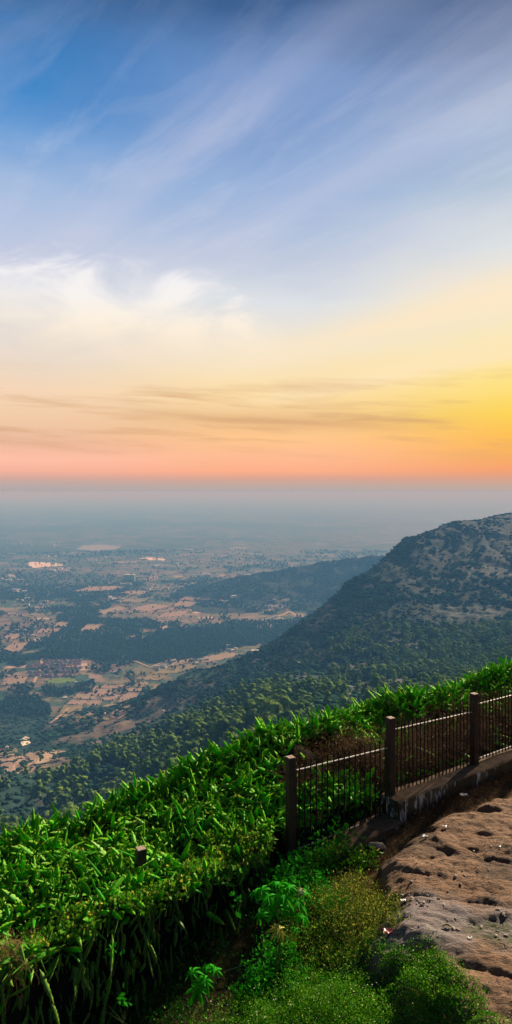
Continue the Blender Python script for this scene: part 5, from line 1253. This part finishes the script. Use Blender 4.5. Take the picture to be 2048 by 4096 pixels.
castor('bright green castor plant with star shaped leaves, one leaf yellow', at(276, 975, 9.15), [
    (262, 890, Yc, .20, (-.3, -.5, .9), cm, .3), (276, 884, Yc + .1, .19, (.1, -.4, 1), cm, 1.2), (290, 887, Yc, .19, (.4, -.4, .9), cm, 2.1), (268, 896, Yc - .1, .20, (-.1, -.6, .8), cm, 4.2), (284, 895, Yc - .1, .21, (.35, -.5, .8), cm, 5.2), (298, 901, Yc, .19, (.6, -.4, .7), cm, 2.9),
    (306, 893, Yc + .1, .15, (.7, -.2, .7), cm, 4.9), (276, 906, Yc - .15, .22, (0, -.8, .6), cm, 3.0), (261, 915, Yc, .16, (-.4, -.8, .4), cm, 1.0), (293, 912, Yc - .1, .20, (.5, -.5, .7), cm, .2), (303, 916, Yc, .16, (.6, -.4, .7), cm, 1.7),
    (279, 929, Yc - .1, .17, (.1, -.9, .3), yellow_m, 1.5), (301, 889, Yc + .05, .10, (.3, -.7, .4), pale_m, 2.0), (295, 929, Yc, .10, (.3, -.7, .4), castor_m, 2.0), (255, 893, Yc, .16, (-.5, -.6, .6), cm, .6)], castor_m)
castor('dim castor plant with few narrow star leaves at the foot of the left hedge', at(205, 1010, 8.5), [
    (192, 972, 8.4, .17, (-.3, -.5, .8), cm, 1.0), (205, 980, 8.3, .19, (.1, -.8, .5), cm, 4.0), (215, 970, 8.5, .16, (.4, -.5, .8), cm, 2.0), (198, 988, 8.3, .20, (-.2, -.9, .3), cm, 3.0), (208, 966, 8.6, .14, (.1, -.3, 1), cm, 5.0)], castor_m)
def seedling(px, py, Y, s, lb):
    p = at(px, py, Y); root = empty('seedling', (p[0], p[1], p[2] - .2)); tag(root, lb, 'seedling'); iv = par(root); n = 13
    P = np.array(p) + RNG.normal(0, s * .55, (n, 3)) * (1, .6, .8); L = RNG.uniform(s * .5, s, n); leaves('foliage', P, L, L * .55, lush_m, .6, root, iv, .1)
    twigs('stems', np.tile(np.array([[p[0], p[1], p[2] - .28]]), (5, 1)), rdir(5, 2, .5), np.full(5, .3), np.full(5, .004), stem_m, root, iv, .05)
seedling(113, 954, 8.6, .09, 'small leafy seedling hanging in the dark under the hedge middle'); seedling(124, 1000, 8.1, .10, 'little bright seedling near the bottom of the dark hedge foot')
seedling(237, 900, 9.9, .09, 'small green sprig left of the castor plant'); seedling(238, 915, 9.7, .07, 'lower green sprig left of the castor plant'); seedling(320, 805, 11.6, .06, 'small sprig at the foot of the second post')

# ---------------------------------------------------------------- stones, litter
def ray_rock(px, py):
    for Y in np.linspace(5.5, 18, 1200):
        x = (px - HX) / F * Y; z = (HY - py) / F * Y; g = max(float(soil_z(np.array(x), np.array(Y))), float(rock_z(np.array(x), np.array(Y))[0]) if x > 1.0 else -99)
        if z <= g: return x, float(Y), g
    return x, Y, g
peb_m = plain_mat('pebble', (0.42, 0.36, 0.31), (0.22, 0.18, 0.15), 20, .8, .4)
_pm = []
for k in range(3):
    V, FA = boulder_mesh(700 + k); o = mesh_np('pebble', V, FA, peb_m); _pm.append(o.data); bpy.data.objects.remove(o)
for q in range(52):
    cx, cy, sx, sy = random.choice([(425, 902, 12, 4), (425, 902, 14, 4), (480, 850, 12, 6), (470, 925, 22, 6), (450, 880, 20, 6), (412, 880, 8, 14), (440, 835, 14, 8), (495, 920, 10, 8)])
    px, py = random.gauss(cx, sx), random.gauss(cy, sy)
    if px > 511 or px < 398: continue
    X, Y, Z = ray_rock(px, py); o = bpy.data.objects.new('pebble', _pm[q % 3]); COL.objects.link(o); s = random.choice([.010, .014, .018, .026, .03])
    o.location = (X, Y, Z + s * .3); o.scale = (s * 1.3, s, s); o.rotation_euler.z = random.uniform(0, 6); tag(o, 'small loose stone lying in a hollow of the rock', 'pebble', 'loose stones on the rock')
X, Y, Z = ray_rock(377, 850); o = bpy.data.objects.new('stone', _pm[1]); COL.objects.link(o); o.location = (X, Y, Z + .06); o.scale = (.17, .12, .13); tag(o, 'rounded grey stone in the dry grass below the footing', 'stone')
X, Y, Z = ray_rock(447, 929)
b = MB(); pts = [(math.cos(a) * .055, math.sin(a) * .035, .015 + .02 * math.sin(a)) for a in [x * .33 for x in range(11)]]; b.tube(pts, [.003, .008, .012, .014, .015, .015, .014, .012, .01, .007, .003], 6)
o = b.build('coconut_husk', plain_mat('husk', (0.42, 0.40, 0.20), None, 10, .8), loc=(X, Y, Z)); tag(o, 'curved pale green husk lying on the rock', 'husk')
def crumple(nm, px, py, s, m, lb, cat='litter'):
    X, Y, Z = ray_rock(px, py); r = np.random.default_rng(int(px * 7 + py)); n = 7
    g = np.array([((i / 6 - .5) * s * 1.5, (j / 6 - .5) * s, r.uniform(0, s * .45)) for i in range(n) for j in range(n)]) + r.normal(0, s * .06, (49, 3))
    o = mesh_np(nm, g + (X, Y, Z + .012), grid_faces(n, n), m); tag(o, lb, cat)
plast = plain_mat('white_plastic', (0.8, 0.8, 0.82), (0.6, 0.62, 0.66), 20, .3, 0, 0, .6)
crumple('plastic_wrapper', 464, 797, .10, plast, 'crushed white plastic wrapper on dry grass below the last post'); crumple('plastic_wrapper', 425, 837, .06, plast, 'torn white wrapper beside the round stone')
crumple('plastic_wrapper', 403, 902, .045, plast, 'tiny bright white wrapper at the left edge of the rock'); crumple('plastic_wrapper', 445, 828, .06, plain_mat('grey_plastic', (.5, .47, .5), None, 20, .4), 'dull grey wrapper at the rim of the rock')
crumple('plastic_wrapper', 500, 848, .03, plast, 'small white scrap on the open rock'); crumple('plastic_wrapper', 470, 939, .035, plast, 'white scrap on the mossy rock')
crumple('snack_packet', 389, 934, .11, plain_mat('red_foil', (0.45, 0.04, 0.05), (0.7, 0.35, 0.40), 25, .3, 0, .3, .6), 'crumpled red and pink snack packet at the edge of the weeds', 'packet')
X, Y, Z = ray_rock(492, 798); b = MB(); b.tube([(-.22, .1, .03), (-.05, .05, .07), (.12, -.03, .04), (.2, -.12, .01)], [.006, .009, .008, .004], 5); tag(b.build('twig', dry_m, loc=(X, Y, Z)), 'dark bent twig lying on the rock below the last post', 'twig')
X, Y, Z = ray_rock(240, 975); b = MB(); b.tube([(-.5, -.1, -.05), (-.2, 0, .06), (.1, .05, .12), (.25, 0, .1)], [.008, .010, .008, .004], 5); tag(b.build('twig', plain_mat('pale_twig', (0.3, 0.24, 0.15), None, 6, .9), loc=(X, Y, Z)), 'long pale stick in the dark weeds under the castor plant', 'twig')
